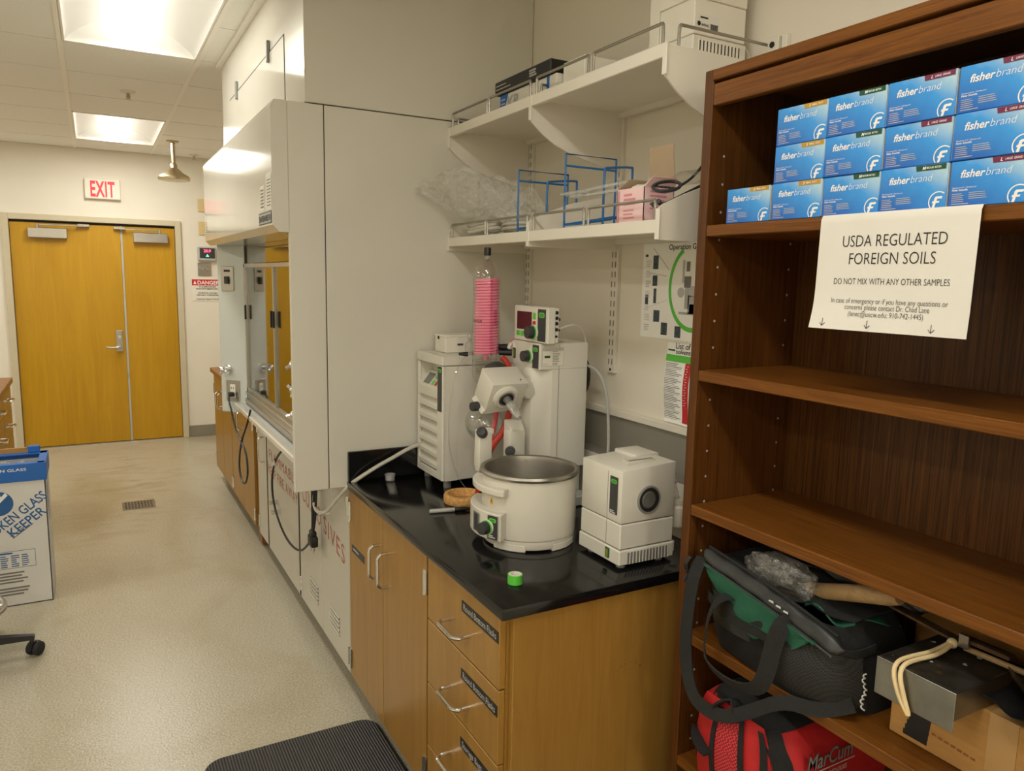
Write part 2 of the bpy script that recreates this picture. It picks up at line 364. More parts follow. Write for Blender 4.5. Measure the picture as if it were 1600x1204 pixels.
    def sphere(self, c, r, mt, seg=24, rings=14, sc_=(1, 1, 1)):
        vs = []; fs = []; c = Vector(c)
        for i in range(rings+1):
            a = PI*i/rings
            for k in range(seg):
                q = 2*PI*k/seg; vs.append(c+Vector((r*sc_[0]*math.sin(a)*math.cos(q), r*sc_[1]*math.sin(a)*math.sin(q), r*sc_[2]*math.cos(a))))
        for i in range(rings):
            for k in range(seg): k2 = (k+1) % seg; fs.append((i*seg+k, (i+1)*seg+k, (i+1)*seg+k2, i*seg+k2))
        return self.add(vs, fs, mt, True)
    def sheet(self, fn, nu, nv, mt, thick=0.0):
        """grid surface fn(u,v), given thickness along its normal"""
        g = [[Vector(fn(i/nu, j/nv)) for j in range(nv+1)] for i in range(nu+1)]
        vs = [p for r in g for p in r]; N = nv+1
        fs = [(i*N+j, (i+1)*N+j, (i+1)*N+j+1, i*N+j+1) for i in range(nu) for j in range(nv)]
        if thick:
            off = []
            for i in range(nu+1):
                for j in range(nv+1):
                    a = g[min(i+1, nu)][j]-g[max(i-1, 0)][j]; b = g[i][min(j+1, nv)]-g[i][max(j-1, 0)]
                    nrm = a.cross(b); nrm = nrm.normalized() if nrm.length > 1e-12 else Vector((0, 0, 1)); off.append(g[i][j]-nrm*thick)
            n = len(vs); vs += off; fs += [tuple(n+a for a in reversed(f)) for f in fs]
            rim = [i*N for i in range(nu+1)]+[nu*N+j for j in range(1, N)]+[i*N+nv for i in range(nu-1, -1, -1)]+[j for j in range(nv-1, 0, -1)]
            fs += [(rim[k], n+rim[k], n+rim[(k+1) % len(rim)], rim[(k+1) % len(rim)]) for k in range(len(rim))]
        return self.add(vs, fs, mt, True)
    def text(self, s, org, right, up, size, mt, align='l', shear=0.0, bold=0.0, width=None, lift=0.0006, fn=None, sp=1.0):
        """flat lettering on a surface; right/up give its plane; width squeezes it to fit"""
        vs, fs, x0, x1 = text_geo(s, shear, bold, sp); k = size; sx = size
        if width: sx = width/max(x1-x0, 1e-6)
        wd = (x1-x0)*sx; off = {'l': 0, 'c': -wd/2, 'r': -wd}[align]
        if fn: out = [fn((v.x-x0)*sx+off, v.y*k) for v in vs]
        else:
            o = Vector(org); r = Vector(right).normalized(); u = Vector(up).normalized(); nrm = r.cross(u)
            out = [o+r*((v.x-x0)*sx+off)+u*(v.y*k)+nrm*lift for v in vs]
        return self.add(out, fs, mt)
    def patch(self, org, right, up, a0, a1, b0, b1, mt, lift=0.0004):
        o = Vector(org); r = Vector(right).normalized(); u = Vector(up).normalized(); nrm = r.cross(u)
        return self.add([o+r*a+u*b+nrm*lift for a, b in ((a0, b0), (a1, b0), (a1, b1), (a0, b1))], [(0, 1, 2, 3)], mt)
    def greek(self, org, right, up, x0, x1, y1, n, pitch, h, mt, lift=0.0005, seed=1):
        """lines of print too small to read"""
        rnd = random.Random(seed)
        for i in range(n):
            self.patch(org, right, up, x0, x0+(x1-x0)*rnd.uniform(.6, 1), y1-i*pitch-h, y1-i*pitch, mt, lift)
        return self
    def build(self, name, parent=None, origin=None, local=False, angle=35):
        me = bpy.data.meshes.new(name); o = bpy.data.objects.new(name, me); C.objects.link(o)
        org = Vector((0, 0, 0))
        if parent is not None:
            o.parent = parent
            if not local: org = base_of(parent)
        elif origin is not None: org = Vector(origin); o.location = org
        elif not local:
            xs = [v.x for v in self.v]; ys = [v.y for v in self.v]
            org = Vector(((min(xs)+max(xs))/2, (min(ys)+max(ys))/2, min(v.z for v in self.v))); o.location = org
        me.from_pydata([v-org for v in self.v], [], self.f)
        for mt in self.mats: me.materials.append(mt)
        bm = bmesh.new(); bm.from_mesh(me)
        for f, i, s in zip(bm.faces, self.m, self.sm): f.material_index = i; f.smooth = s
        bmesh.ops.recalc_face_normals(bm, faces=bm.faces[:]) if False else None
        bm.to_mesh(me); bm.free()
        me.set_sharp_from_angle(angle=math.radians(angle)); me.update()
        return o
def base_of(o):
    p = Vector((0, 0, 0))
    while o is not None: p += o.location; o = o.parent
    return p
def tag(o, label=None, cat=None, group=None, kind=None):
    if label: o['label'] = label
    if cat: o['category'] = cat
    if group: o['group'] = group
    if kind: o['kind'] = kind
    return o
def thing(name, label, cat, loc, rz=0.0, group=None):
    o = bpy.data.objects.new(name, None); C.objects.link(o); o.location = loc; o.rotation_euler = (0, 0, rz); o.empty_display_size = .05
    return tag(o, label, cat, group)
def struct(o, label=None, cat=None): return tag(o, label, cat, None, 'structure')
def copy_thing(root, loc, label=None, rz=None):
    def cp(o, par):
        c = o.copy(); C.objects.link(c)
        if par is not None: c.parent = par
        for ch in o.children: cp(ch, c)
        return c
    r = cp(root, None); r.location = loc
    if rz is not None: r.rotation_euler = (0, 0, rz)
    if label: r['label'] = label
    return r
def bow(y0, y1, xf, z, out, r, mb, mt='chrome', axis='y', z1=None):
    """bow handle standing off a face at x=xf towards -x; along y, or along z when axis == 'z'"""
    c = .012; L = (y1-y0) if axis == 'y' else (z1-z)
    q = [(0, 0), (out-c, 0), (out, c), (out, L-c), (out-c, L), (0, L)]
    pts = [(xf-a, y0+d, z) if axis == 'y' else (xf-a, y0, z+d) for a, d in q]
    P = [pts[0], [.15*pts[0][i]+.85*pts[1][i] for i in range(3)]]+pts[1:2]+pts[2:3]+[[.9*pts[2][i]+.1*pts[3][i] for i in range(3)], [.1*pts[2][i]+.9*pts[3][i] for i in range(3)]]+pts[3:5]+[[.15*pts[5][i]+.85*pts[4][i] for i in range(3)], pts[5]]
    mb.tube(P, r, mt, 10, smooth=1)
    return mb
# ================================================================== THE ROOM
XW, YF, ZC = 1.608, 8.31, 2.83          # right wall, far wall, ceiling
XL, YB = -4.60, -2.9                    # left wall, wall behind the camera
CT = 0.914                              # counter top
HY = 2.76                               # side of the fume hood
struct(MB().box(XL-.1, XW+.1, YB-.1, YF+.1, -.1, 0, 'floor').build('floor', origin=(0, 0, 0)), 'speckled tan epoxy floor with scuffs', 'floor')
struct(MB().box(XW, XW+.1, YB, YF, 0, ZC+.2, 'wall').build('wall_right'), 'cream painted wall behind the counter', 'wall')
struct(MB().box(XL-.1, XL, YB, YF, 0, ZC+.2, 'wall').build('wall_left'), 'cream painted wall left of the aisle', 'wall')
struct(MB().box(XL-.1, XW+.1, YB-.1, YB, 0, ZC+.2, 'wall').build('wall_back'), 'cream painted wall behind the camera', 'wall')
DX0, DX1, DXM, DZ = -.645, .742, .262, 2.147
b = MB()
b.box(XL-.1, DX0-.045, YF, YF+.1, 0, ZC+.2, 'wall'); b.box(DX1+.045, XW+.1, YF, YF+.1, 0, ZC+.2, 'wall'); b.box(DX0-.045, DX1+.045, YF, YF+.1, DZ+.045, ZC+.2, 'wall')
struct(b.build('wall_far'), 'cream end wall around the double doors', 'wall')
struct(MB().box(DX1+.055, XW, YF-.012, YF, 0, .118, 'cove', .003).build('baseboard_far'), 'grey rubber cove base beside the doors', 'baseboard')
struct(MB().box(XL, XL+.012, YB, YF, 0, .118, 'cove').build('baseboard_left'), 'grey rubber cove base on the left wall', 'baseboard')
# painted steel door frame
b = MB()
for x0, x1 in ((DX0-.055, DX0), (DX1, DX1+.055)): b.box(x0, x1, YF-.03, YF+.1, 0, DZ+.055, 'frame', .004)
b.box(DX0, DX1, YF-.03, YF+.1, DZ, DZ+.055, 'frame', .004)
b.box(DX0, DX1, YF+.03, YF+.1, DZ-.016, DZ, 'seam')
struct(b.build('trim_1'), 'cream steel frame around the double doors', 'door frame')
# wooden double doors
d = struct(thing('door_1', 'pair of amber maple doors closing the aisle', 'door', (DXM, YF+.03, 0)))
def leaf(x0, x1, nm, lab):
    l = MB().box(x0, x1, YF+.005, YF+.05, .012, DZ-.022, 'mapledoor', .003).build(nm, d); l['label'] = lab; return l
l1 = leaf(DX0+.004, DXM-.005, 'door_leaf', 'wide left leaf with lever handle')
l2 = leaf(DXM+.005, DX1-.004, 'door_leaf', 'narrow right leaf without a handle')
struct(MB().box(DX0, DX1, YF-.02, YF+.08, 0, .010, 'steel').build('trim_2'), 'metal threshold strip under the doors', 'threshold')
MB().box(DXM-.005, DXM+.012, YF-.002, YF+.006, .012, DZ-.022, 'lgrey').build('astragal', d)
b = MB(); b.box(.170, .232, YF-.008, YF+.005, .91, 1.12, 'steel', .004); b.cyl((.205, YF-.012, 1.055), (.205, YF-.002, 1.055), .014, 'chrome'); b.cyl((.205, YF-.05, .955), (.205, YF-.005, .955), .012, 'steel')
b.tube([(.205, YF-.05, .955), (.19, YF-.056, .955), (.12, YF-.056, .953), (.08, YF-.05, .958)], .010, 'steel', 8, smooth=1)
b.build('lever_handle', l1)
def closer(x0, x1, ax0, ax1, z0, par):
    b = MB(); b.box(x0, x1, YF-.055, YF+.004, z0, z0+.095, 'steel', .006); b.build('closer_body', par)
    b = MB(); b.box(min(ax0, ax1), max(ax0, ax1), YF-.05, YF-.035, z0+.115, z0+.128, 'steel', .003); b.cyl((ax0, YF-.045, z0+.09), (ax0, YF-.045, z0+.13), .012, 'steel'); b.box(ax1-.05, ax1+.05, YF-.04, YF-.0, z0+.118, z0+.142, 'steel', .003)
    b.build('closer_arm', par)
closer(-.50, -.185, -.42, -.05, 1.985, l1); closer(.365, .672, .60, .25, 1.975, l2)
for z in (1.62, 1.47, .65): MB().box(DXM-.004, DXM+.008, YF-.006, YF+.002, z, z+.05, 'steel').build('edge_bolt', l2)

# ------------------------------------------------------------------ ceiling
GX, GW = -.083, .643; GY, GH = 4.54, .640
FIX = [(c, r) for c in (0, -3, -6) for r in (3, -2, -7, -12)]       # 2-cell fixtures: near cell row of the grid
skip = set()
for c, r in FIX: skip.add((c, r)); skip.add((c, r+1))
b = MB()
for i in range(-8, 4):
    for j in range(-13, 7):
        if (i, j) in skip: continue
        x0, x1 = max(XL, GX+i*GW), min(XW, GX+(i+1)*GW); y0, y1 = max(YB, GY+j*GH), min(YF, GY+(j+1)*GH)
        if x1 > x0+.01 and y1 > y0+.01: b.box(x0+.006, x1-.006, y0+.008, y1-.008, ZC, ZC+.015, 'ceil')
b.box(XL-.1, XW+.1, YB-.1, YF+.1, ZC+.19, ZC+.21, 'ceil')
cl = struct(b.build('ceiling', origin=(0, 0, ZC)), 'white lay-in tile ceiling', 'ceiling')
b = MB()
for i in range(-7, 4): b.box(GX+i*GW-.012, GX+i*GW+.012, YB, YF, ZC-.004, ZC+.012, 'tee')
fixx = [(GX+c*GW, GX+(c+1)*GW, GY+r*GH, GY+(r+2)*GH) for c, r in FIX]
for j in range(-11, 7):
    y = GY+j*GH; xs = [XL, XW]
    cuts = sorted((x0, x1) for x0, x1, y0, y1 in fixx if y0+.05 < y < y1-.05)
    a = XL
    for x0, x1 in cuts: b.box(a, x0, y-.005, y+.005, ZC+.002, ZC+.012, 'tee'); a = x1
    b.box(a, XW, y-.005, y+.005, ZC+.002, ZC+.012, 'tee')
b.build('ceiling_grid', cl)
b = MB().box(.684-.03, .684, HY, 4.60, ZC-.012, ZC, 'tee'); struct(b.build('trim_3'), 'white edge strip where ceiling meets the hood panel', 'trim')

def fixture(loc, label):
    W, L, D = .300, .620, .150
    t = thing('ceiling_light', label, 'ceiling light', loc, group=None)
    b = MB(); b.box(-W-.012, -W, -L, L, -.004, .03, 'tee'); b.box(W, W+.012, -L, L, -.004, .03, 'tee'); b.box(-W, W, -L-.012, -L, -.004, .03, 'tee'); b.box(-W, W, L, L+.012, -.004, .03, 'tee')
    b.build('frame', t, local=True)
    arc = lambda u: (-W+2*W*u, D*math.sin(PI*u)**.8)
    b = MB(); b.sheet(lambda u, v: (arc(u)[0], -L+2*L*v, arc(u)[1]), 24, 2, 'reflector')
    for y in (-L, L):
        pts = [arc(i/24) for i in range(25)]
        vs = [(x, y, z) for x, z in pts]; b.add(vs, [tuple(range(25))], 'reflector')
    b.build('reflector', t, local=True)
    r = .098
    b = MB(); b.sheet(lambda u, v: (-r*math.cos(PI*u), (-L+.006)+(2*L-.012)*v, D-.028-r*.95*math.sin(PI*u)), 18, 1, 'lens'); 
    for y in (-L+.006, L-.006): b.add([(-r*math.cos(PI*i/18), y, D-.028-r*.95*math.sin(PI*i/18)) for i in range(19)], [tuple(range(19))], 'lens')
    b.build('diffuser', t, local=True)
    return t
FL = {(0, -2): 'nearer of the two white troffer lights above the aisle', (0, 3): 'farther troffer light, near the exit sign', (0, -7): 'ceiling troffer straight above the bookcase aisle', (0, -12): 'ceiling troffer behind the camera',
      (-3, 3): 'added left-row fill troffer at the far end', (-3, -2): 'added left-row fill troffer beside the hood aisle', (-3, -7): 'added left-row fill troffer beside the bookcase', (-3, -12): 'added left-row fill troffer behind the camera',  # left rows are unseen lights added to even out the brightness
      (-6, 3): 'added outermost left fill troffer at the far end', (-6, -2): 'added outermost left fill troffer level with the hood', (-6, -7): 'added outermost left fill troffer level with the bookcase', (-6, -12): 'added outermost left fill troffer behind the camera'}
f0 = None
for c, r in FIX:
    loc = (GX+(c+.5)*GW, GY+(r+1)*GH, ZC)
    if f0 is None: f0 = fixture(loc, FL[(c, r)]); o = f0
    else: o = copy_thing(f0, loc, FL[(c, r)])
    o['group'] = 'ceiling troffers'
for c, r in FIX:
    o = [q for q in C.objects if q.get('label') == FL[(c, r)]][0]
    ld = bpy.data.lights.new('troffer_lamp', 'AREA'); ld.shape = 'RECTANGLE'; ld.size = .19; ld.size_y = 1.2; ld.energy = LAMP_WATTS.get((c, r), LAMP_WATTS_LEFT); ld.color = LAMP_COLOUR
    lo = bpy.data.objects.new('lamp', ld); C.objects.link(lo); lo.parent = o; lo.location = (0, 0, .024)

def sprinkler(loc, lab):
    t = thing('sprinkler_head', lab, 'sprinkler', loc)
    b = MB(); b.rev([(0, 0), (.042, 0), (.046, -.006), (.03, -.012), (.012, -.012)], (0, 0, 0), (0, 0, 1), 'white', 20); b.build('escutcheon', t, local=True)
    b = MB(); b.cyl((0, 0, -.012), (0, 0, -.04), .008, 'brass'); b.rev([(.004, -.045), (.018, -.047), (.018, -.05), (0, -.05)], (0, 0, 0), (0, 0, 1), 'brass', 16)
    for s in (-1, 1): b.tube([(s*.008, 0, -.02), (s*.012, 0, -.034), (0, 0, -.046)], .002, 'brass', 6)
    b.build('nozzle', t, local=True)
sprinkler((.258, 5.56, ZC), 'sprinkler head in the ceiling between the two lights')
sprinkler((.925, 8.1, ZC), 'small sprinkler head in the ceiling corner behind the shower')

# emergency shower hanging from the ceiling
t = thing('emergency_shower', 'brass-toned emergency shower head hanging from the ceiling', 'shower', (.672, 7.376, ZC))
MB().rev([(.0, 0), (.05, 0), (.05, -.012), (.024, -.02), (.024, -.02)], (.672, 7.376, ZC), (0, 0, 1), 'brass', 20).build('ceiling_flange', t)
MB().cyl((.672, 7.376, ZC-.01), (.672, 7.376, 2.60), .018, 'brass').build('pipe', t)
MB().rev([(.022, 2.64), (.028, 2.63), (.03, 2.60), (.05, 2.585), (.075, 2.56), (.12, 2.535), (.132, 2.515), (.13, 2.495), (.115, 2.492), (0, 2.50)], (.672, 7.376, 0), (0, 0, 1), 'brass', 36).build('shower_head', t)

# exit sign and things on the end wall
t = thing('exit_sign', 'white exit sign with red letters above the doors', 'exit sign', (.127, YF, 2.46))
b = MB(); b.box(-.023, .277, YF-.045, YF, 2.368, 2.558, 'white', .006); b.build('housing', t)
b = MB(); b.text('EXIT', (.127, YF-.0452, 2.392), (1, 0, 0), (0, 0, 1), .200, 'signred', 'c', bold=.026, width=.205, sp=1.08); b.build('lettering', t)
t = thing('wall_alarm_monitor', 'oxygen alarm box with red digits and green light on the end wall', 'alarm', (1.03, YF, 1.885))
b = MB(); b.box(.942, 1.119, YF-.05, YF, 1.814, 1.956, 'lgrey', .008); b.box(.962, 1.105, YF-.053, YF-.048, 1.842, 1.942, 'dgrey'); b.build('case', t)
MB().text('20.9', (1.033, YF-.0535, 1.902), (1, 0, 0), (0, 0, 1), .04, 'ledr', 'c', bold=.02).build('digits', t)
b = MB(); b.add([(1.018, YF-.0545, 1.858), (1.048, YF-.0545, 1.858), (1.033, YF-.0545, 1.882)], [(0, 1, 2)], 'ledg'); b.build('indicator', t)
t = thing('alarm_gauge_plate', 'steel plate with two round dials below the alarm box', 'gauge', (1.005, YF, 1.73))
MB().box(.942, 1.071, YF-.012, YF, 1.664, 1.796, 'steel', .004).build('plate', t)
for x in (.978, 1.035): MB().cyl((x, YF-.012, 1.735), (x, YF-.035, 1.735), .024, 'chrome', .02).build('dial', t)
t = thing('danger_sign', 'red and white DANGER notice on the end wall', 'sign', (1.03, YF, 1.52))
b = MB(); b.box(.881, 1.18, YF-.004, YF, 1.409, 1.628, 'white'); o_ = (.881, YF-.004, 1.409); r_ = (1, 0, 0); u_ = (0, 0, 1)
b.patch(o_, r_, u_, 0, .299, .158, .219, 'red'); b.text('DANGER', (.935, YF-.0045, 1.577), r_, u_, .052, 'whiteink', 'l', bold=.02, width=.21)
b.add([(.895, YF-.0048, 1.578), (.925, YF-.0048, 1.578), (.91, YF-.0048, 1.615)], [(0, 1, 2)], 'whiteink')
for i, s in enumerate(('IF ALARM SOUNDS', 'EVACUATE IMMEDIATELY', '', 'POTENTIAL OXYGEN', 'DEFICIENT ATMOSPHERE', '', 'CONTACT EHS AT 910-962')):
    if s: b.text(s, (1.03, YF-.0045, 1.546-.021*i), r_, u_, .019, 'ink', 'c', bold=.02)
b.build('notice', t)
for i, (z0, z1, lb) in enumerate(((2.302, 2.431, 'upper beige blank plate high on the end wall'), (2.073, 2.205, 'lower beige blank plate on the end wall above the alarm box'))):
    tag(MB().box(.963, 1.05, YF-.012, YF, z0, z1, 'beige', .004).build('wall_plate'), lb, 'wall plate', 'beige wall plates')

# floor drain
t = thing('floor_drain', 'square metal drain grate set in the floor', 'drain', (.213, 5.965, 0))
b = MB(); b.box(.105, .32, 5.86, 6.07, .0, .003, 'galv'); b.build('frame', t)
b = MB()
for i in range(9):
    for j in range(4): b.box(.122+i*.021, .134+i*.021, 5.885+j*.045, 5.915+j*.045, .003, .0036, 'seam')
b.build('slots', t)
# anti-fatigue mat
b = MB()
def rr(x0, x1, y0, y1, r, n=6):
    o = []
    for cx, cy, a in ((x1-r, y1-r, 0), (x0+r, y1-r, 90), (x0+r, y0+r, 180), (x1-r, y0+r, 270)):
        for k in range(n+1): q = math.radians(a+90*k/n); o.append((cx+r*math.cos(q), cy+r*math.sin(q)))
    return o
b.prism(rr(.245, .865, .95, 2.60, .07), 'z', 0, .014, 'ribbed', .005)
tag(b.build('floor_mat'), 'black ribbed anti-fatigue mat on the floor in front of the drawers', 'mat')
# ================================================================== FUME HOOD
HF = 4.56
RX, UP = (0, -1, 0), (0, 0, 1)          # reading direction on faces that look towards -x
h = thing('fume_hood', 'tall cream fume hood with glass sash between the counter and the far cabinets', 'fume hood', (1.1, (HY+HF)/2, .89))
b = MB(); b.box(.752, XW-.002, HY, HY+.03, .89, 2.297, 'hood', .002); b.box(.7505, .7518, HY+.002, HY+.03, .89, 2.297, 'seam'); b.build('side_panel', h)
MB().box(.752, XW-.002, HF-.03, HF, .89, 2.297, 'hood', .002).build('side_panel', h)
b = MB(); b.prism([(.621, HY), (.749, HY), (.749, HY+.14), (.66, HY+.03), (.621, HY+.022)], 'z', .89, 2.297, 'hood', .0025); np_ = b.build('front_post', h)
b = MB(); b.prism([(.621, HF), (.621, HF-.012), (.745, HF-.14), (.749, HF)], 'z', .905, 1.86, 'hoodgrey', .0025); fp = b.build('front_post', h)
b = MB(); b.prism([(.577, 2.297), (.5645, 2.275), (.5645, 1.872), (.587, 1.847), (.6200, 1.847), (.6200, 2.297)], 'y', HY, HF, 'hood'); fa = b.build('upper_fascia', h)
b = MB(); b.box(.620, .749, HY+.145, HF-.145, 1.85, 1.856, 'hood'); b.box(.62, 1.60, HY+.03, HF-.03, 2.285, 2.296, 'hood'); b.build('header_soffit', h)
b = MB(); b.box(.752, .755, HY+.12, HF-.12, 1.755, 1.85, 'sash'); b.build('upper_sash_pane', h)
# printed things on the fascia
b = MB(); o_ = (.5645, 0, 0)
def fasc(y0, y1, z0, z1, mt, lift=.002):
    # the fascia leans very slightly; place flush with it
    xa = lambda z: .5645-lift*.25
    b.add([(xa(z0), y0, z0), (xa(z0), y1, z0), (xa(z1), y1, z1), (xa(z1), y0, z1)], [(0, 1, 2, 3)], mt)
fasc(2.775, 2.865, 1.925, 2.055, 'white'); fasc(2.90, 2.975, 1.93, 2.02, 'white')
for i in range(9): fasc(2.785, 2.85, 1.94+i*.011, 1.944+i*.011, 'greyink', .003)
for i in range(6): fasc(2.91, 2.965, 1.94+i*.012, 1.946+i*.012, 'greyink', .003)
b.build('notice_sticker', fa)
b = MB(); fasc(2.775, 3.005, 1.878, 1.922, 'dgrey', .004); fasc(2.785, 2.995, 1.882, 1.918, 'lgrey', .005)
b.text('SAFEAIRE II', (.5645-.0018, 2.992, 1.889), RX, UP, .030, 'ink', 'l', bold=.02, width=.20)
b.build('name_plate', fa)
b = MB(); fasc(4.47, 4.54, 1.90, 1.955, 'white'); fasc(4.49, 4.53, 1.956, 1.975, 'yellow')
for i in range(4): fasc(4.48, 4.53, 1.905+i*.012, 1.91+i*.012, 'ink', .003)
b.build('warning_sticker', fa)
# sash: two framed panes, pulls, bottom rail
s = MB(); y0, y1, zb, zt = HY+.135, HF-.135, .985, 1.752; ym = (y0+y1)/2
s.box(.738, .762, y0, y1, zb, zb+.075, 'steel', .002); s.box(.726, .742, y0, y1, zb-.012, zb+.010, 'steel', .002); s.box(.731, .742, y0, y1, zb+.035, zb+.048, 'steel', .002); s.box(.738, .762, y0, y1, zt-.022, zt, 'steel', .002)
for y in (y0, y1-.03): s.box(.738, .762, y, y+.03, zb, zt, 'steel', .002)
s.box(.740, .760, ym-.010, ym+.010, zb, zt, 'steel', .001)
sf = s.build('sash_frame', h)
for a, c in ((y0+.03, ym-.01), (ym+.01, y1-.03)): MB().box(.749, .752, a, c, zb+.075, zt-.022, 'sash').build('sash_pane', sf)
for y in (ym-.034, ym+.020, y1-.05): MB().box(.730, .740, y, y+.012, 1.445, 1.525, 'black', .003).build('sash_pull', sf)
# sill and inside
b = MB(); b.prism([(.672, .944), (.672, .962), (.680, .966), (.705, .962), (.705, .944)], 'y', HY+.04, HF-.06, 'hood'); b.build('airfoil_sill', h)
b = MB(); b.prism([(.705, .944), (.705, .958), (.745, .966), (.80, .966), (.80, .944)], 'y', HY+.05, HF-.08, 'lgrey'); b.box(.80, .86, HY+.06, HF-.08, .885, .966, 'hood'); b.build('sill_plate', h)
b = MB(); b.box(1.46, 1.49, HY+.03, HF-.03, .93, 2.28, 'liner'); b.box(.77, 1.46, HY+.03, HY+.06, .93, 2.28, 'liner'); b.box(.77, 1.46, HF-.06, HF-.03, .93, 2.28, 'liner')
b.box(.80, 1.46, HY+.06, HF-.06, .915, .945, 'lgrey'); b.box(.765, 1.46, HY+.06, HF-.06, 1.90, 1.92, 'liner')
b.tube([(1.455, 3.05+.30*x, 1.36+.26*z) for x, z in ((0, .15), (0, .85), (.06, .96), (.2, 1), (.8, 1), (.94, .96), (1, .85), (1, .15), (.94, .04), (.8, 0), (.2, 0), (.06, .04))], .008, 'liner', 8, closed=True, smooth=1)
b.build('liner', h)
# service fittings on the posts
def valve(p, n, par):
    n = Vector(n).normalized(); p = Vector(p); b = MB(); b.cyl(p, p+n*.012, .028, 'chrome'); b.cyl(p, p+n*.05, .012, 'chrome')
    q = p+n*.05; side = n.cross(Vector((0, 0, 1))); 
    for k in range(4):
        d = side*math.cos(k*PI/2+.5)+Vector((0, 0, 1))*math.sin(k*PI/2+.5); b.tube([q, q+d*.024], .0075, 'chrome', 8)
    b.sphere(q, .014, 'chrome', 12, 8); b.build('service_valve', par)
fn = Vector((-.128, -.124, 0)).normalized()
FPp = lambda f, z: (.621+.124*f, HF-.012-.128*f, z)
valve(FPp(.27, 1.155), fn, fp)
nn2 = Vector((-.11, .085, 0)).normalized()
for z in (1.345, 1.245, 1.145):
    b = MB(); q0, q1 = Vector((.690, HY+.075, z)), Vector((.674, 2.985, z)); b.cyl(q0, q1, .011, 'chrome'); b.cyl(q0, q0+(q1-q0).normalized()*.014, .024, 'chrome'); b.sphere(q1, .017, 'chrome', 14, 10)
    for k in range(3): d = Vector((-.25, .12, 0)).normalized()*math.cos(k*2.09+z*9)+Vector((0, 0, 1))*math.sin(k*2.09+z*9); b.tube([q1, q1+d*.030], .008, 'chrome', 8)
    b.build('service_valve', np_)
def plate(f, z0, z1, wd, par, name):
    c = Vector(FPp(f, 0)); s_ = Vector((.124, -.128, 0)).normalized()
    X = Matrix.Translation(c)@Matrix(((s_.x, fn.x, 0, 0), (s_.y, fn.y, 0, 0), (0, 0, 1, 0), (0, 0, 0, 1)))
    b = MB(); b.box(-wd/2, wd/2, 0, .006, z0, z1, 'steel', .002, X=X)
    if name == 'outlet_plate':
        b.box(-.018, .018, .005, .009, z0+.022, z1-.022, 'white', .002, X=X)
        for zz in (z0+.042, z1-.042):
            for q in (-.007, .006): b.box(q-.0015, q+.0015, .008, .0097, zz-.006, zz+.006, 'ink', X=X)
    else:
        b.box(-.012, .012, .005, .02, z0+.04, z1-.055, 'dgrey', .003, X=X); b.box(-.02, .02, .0055, .0068, z1-.03, z1-.018, 'ink', X=X)
    b.build(name, par)
plate(.36, 1.598, 1.735, .085, fp, 'switch_plate'); plate(.44, .970, 1.090, .090, fp, 'outlet_plate')

# enclosure above the hood up to the ceiling
e = thing('hood_enclosure', 'cream panel box above the fume hood reaching the ceiling', 'enclosure panel', (1.14, (HY+HF)/2, 2.30))
b = MB(); b.box(.684, XW-.002, HY, 4.60, 2.301, ZC-.002, 'hood', .002); b.box(.70, XW-.002, HY+.006, HF, 2.296, 2.302, 'seam'); b.build('panel_box', e)
b = MB()
Y0, Y1, Z0, Z1 = 3.062, 4.345, 2.305, 2.597
b.box(.6815, .684, Y0, Y1, Z0, Z1, 'hood', .001); ap = b.build('access_panel', e)
b = MB(); b.box(.6825, .6838, Y0-.004, Y1+.004, Z1, Z1+.006, 'seam'); b.box(.6825, .6838, Y0-.005, Y0, Z0, Z1, 'seam'); b.box(.6825, .6838, Y1, Y1+.005, Z0, Z1, 'seam'); b.build('panel_gap', e)
for y in (3.329, 4.10): MB().box(.670, .685, y-.012, y+.012, 2.56, 2.645, 'grey', .003).build('panel_clip', e)

# ================================================================== CABINETS
def hinge(b, y, z0, z1, x=.832): b.cyl((x, y, z0), (x, y, z1), .0065, 'chrome', seg=10); b.box(x, x+.006, y-.014, y+.014, z0+.004, z1-.004, 'steel')
def steel_cab(name, y0, y1, label, doors, cat='cabinet'):
    t = thing(name, label, cat, (1.2, (y0+y1)/2, 0))
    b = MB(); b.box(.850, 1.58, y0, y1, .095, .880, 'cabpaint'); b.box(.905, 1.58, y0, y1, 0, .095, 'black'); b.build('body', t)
    ds = []
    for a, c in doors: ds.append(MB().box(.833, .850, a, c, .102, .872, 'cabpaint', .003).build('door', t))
    return t, ds
t, ds = steel_cab('acid_cabinet', 2.785, 3.620, 'white corrosives cabinet under the fume hood beside the wooden doors', ((2.79, 3.2), (3.206, 3.616)))
def stencil(par, s, ya, yb, za, zb, hgt, mt='redink'):
    L = ya-yb; f = lambda u, v: (.8322, ya-u, za+(zb-za)*u/L+v)
    b = MB(); b.text(s, None, None, None, hgt*1.36, mt, 'l', bold=-.006, width=L, fn=f, sp=1.15); b.build('lettering', par)
stencil(ds[1], 'CORRO', 3.550, 3.212, .625, .585, .090); stencil(ds[0], 'SIVES', 3.165, 2.850, .582, .537, .085)
for dr, yy in ((ds[1], 3.35), (ds[0], 3.005)):
    b = MB()
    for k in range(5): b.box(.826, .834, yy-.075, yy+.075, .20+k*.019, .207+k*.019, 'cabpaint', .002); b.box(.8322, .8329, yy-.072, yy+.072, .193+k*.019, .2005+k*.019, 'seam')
    b.build('louvre', dr)
for dr, yy in ((ds[1], 3.235), (ds[0], 3.17)): bow(yy, yy, .833, .66, .035, .005, MB(), axis='z', z1=.77).build('handle', dr)
for yy, dd in ((2.80, ds[0]), (3.608, ds[1])):
    for za in (.765, .14): b = MB(); hinge(b, yy, za, za+.075); b.build('hinge', dd)
t, ds = steel_cab('flammables_cabinet', 3.624, 4.690, 'white flammables cabinet under the far half of the fume hood', ((3.635, 4.392), (4.41, 4.685)))
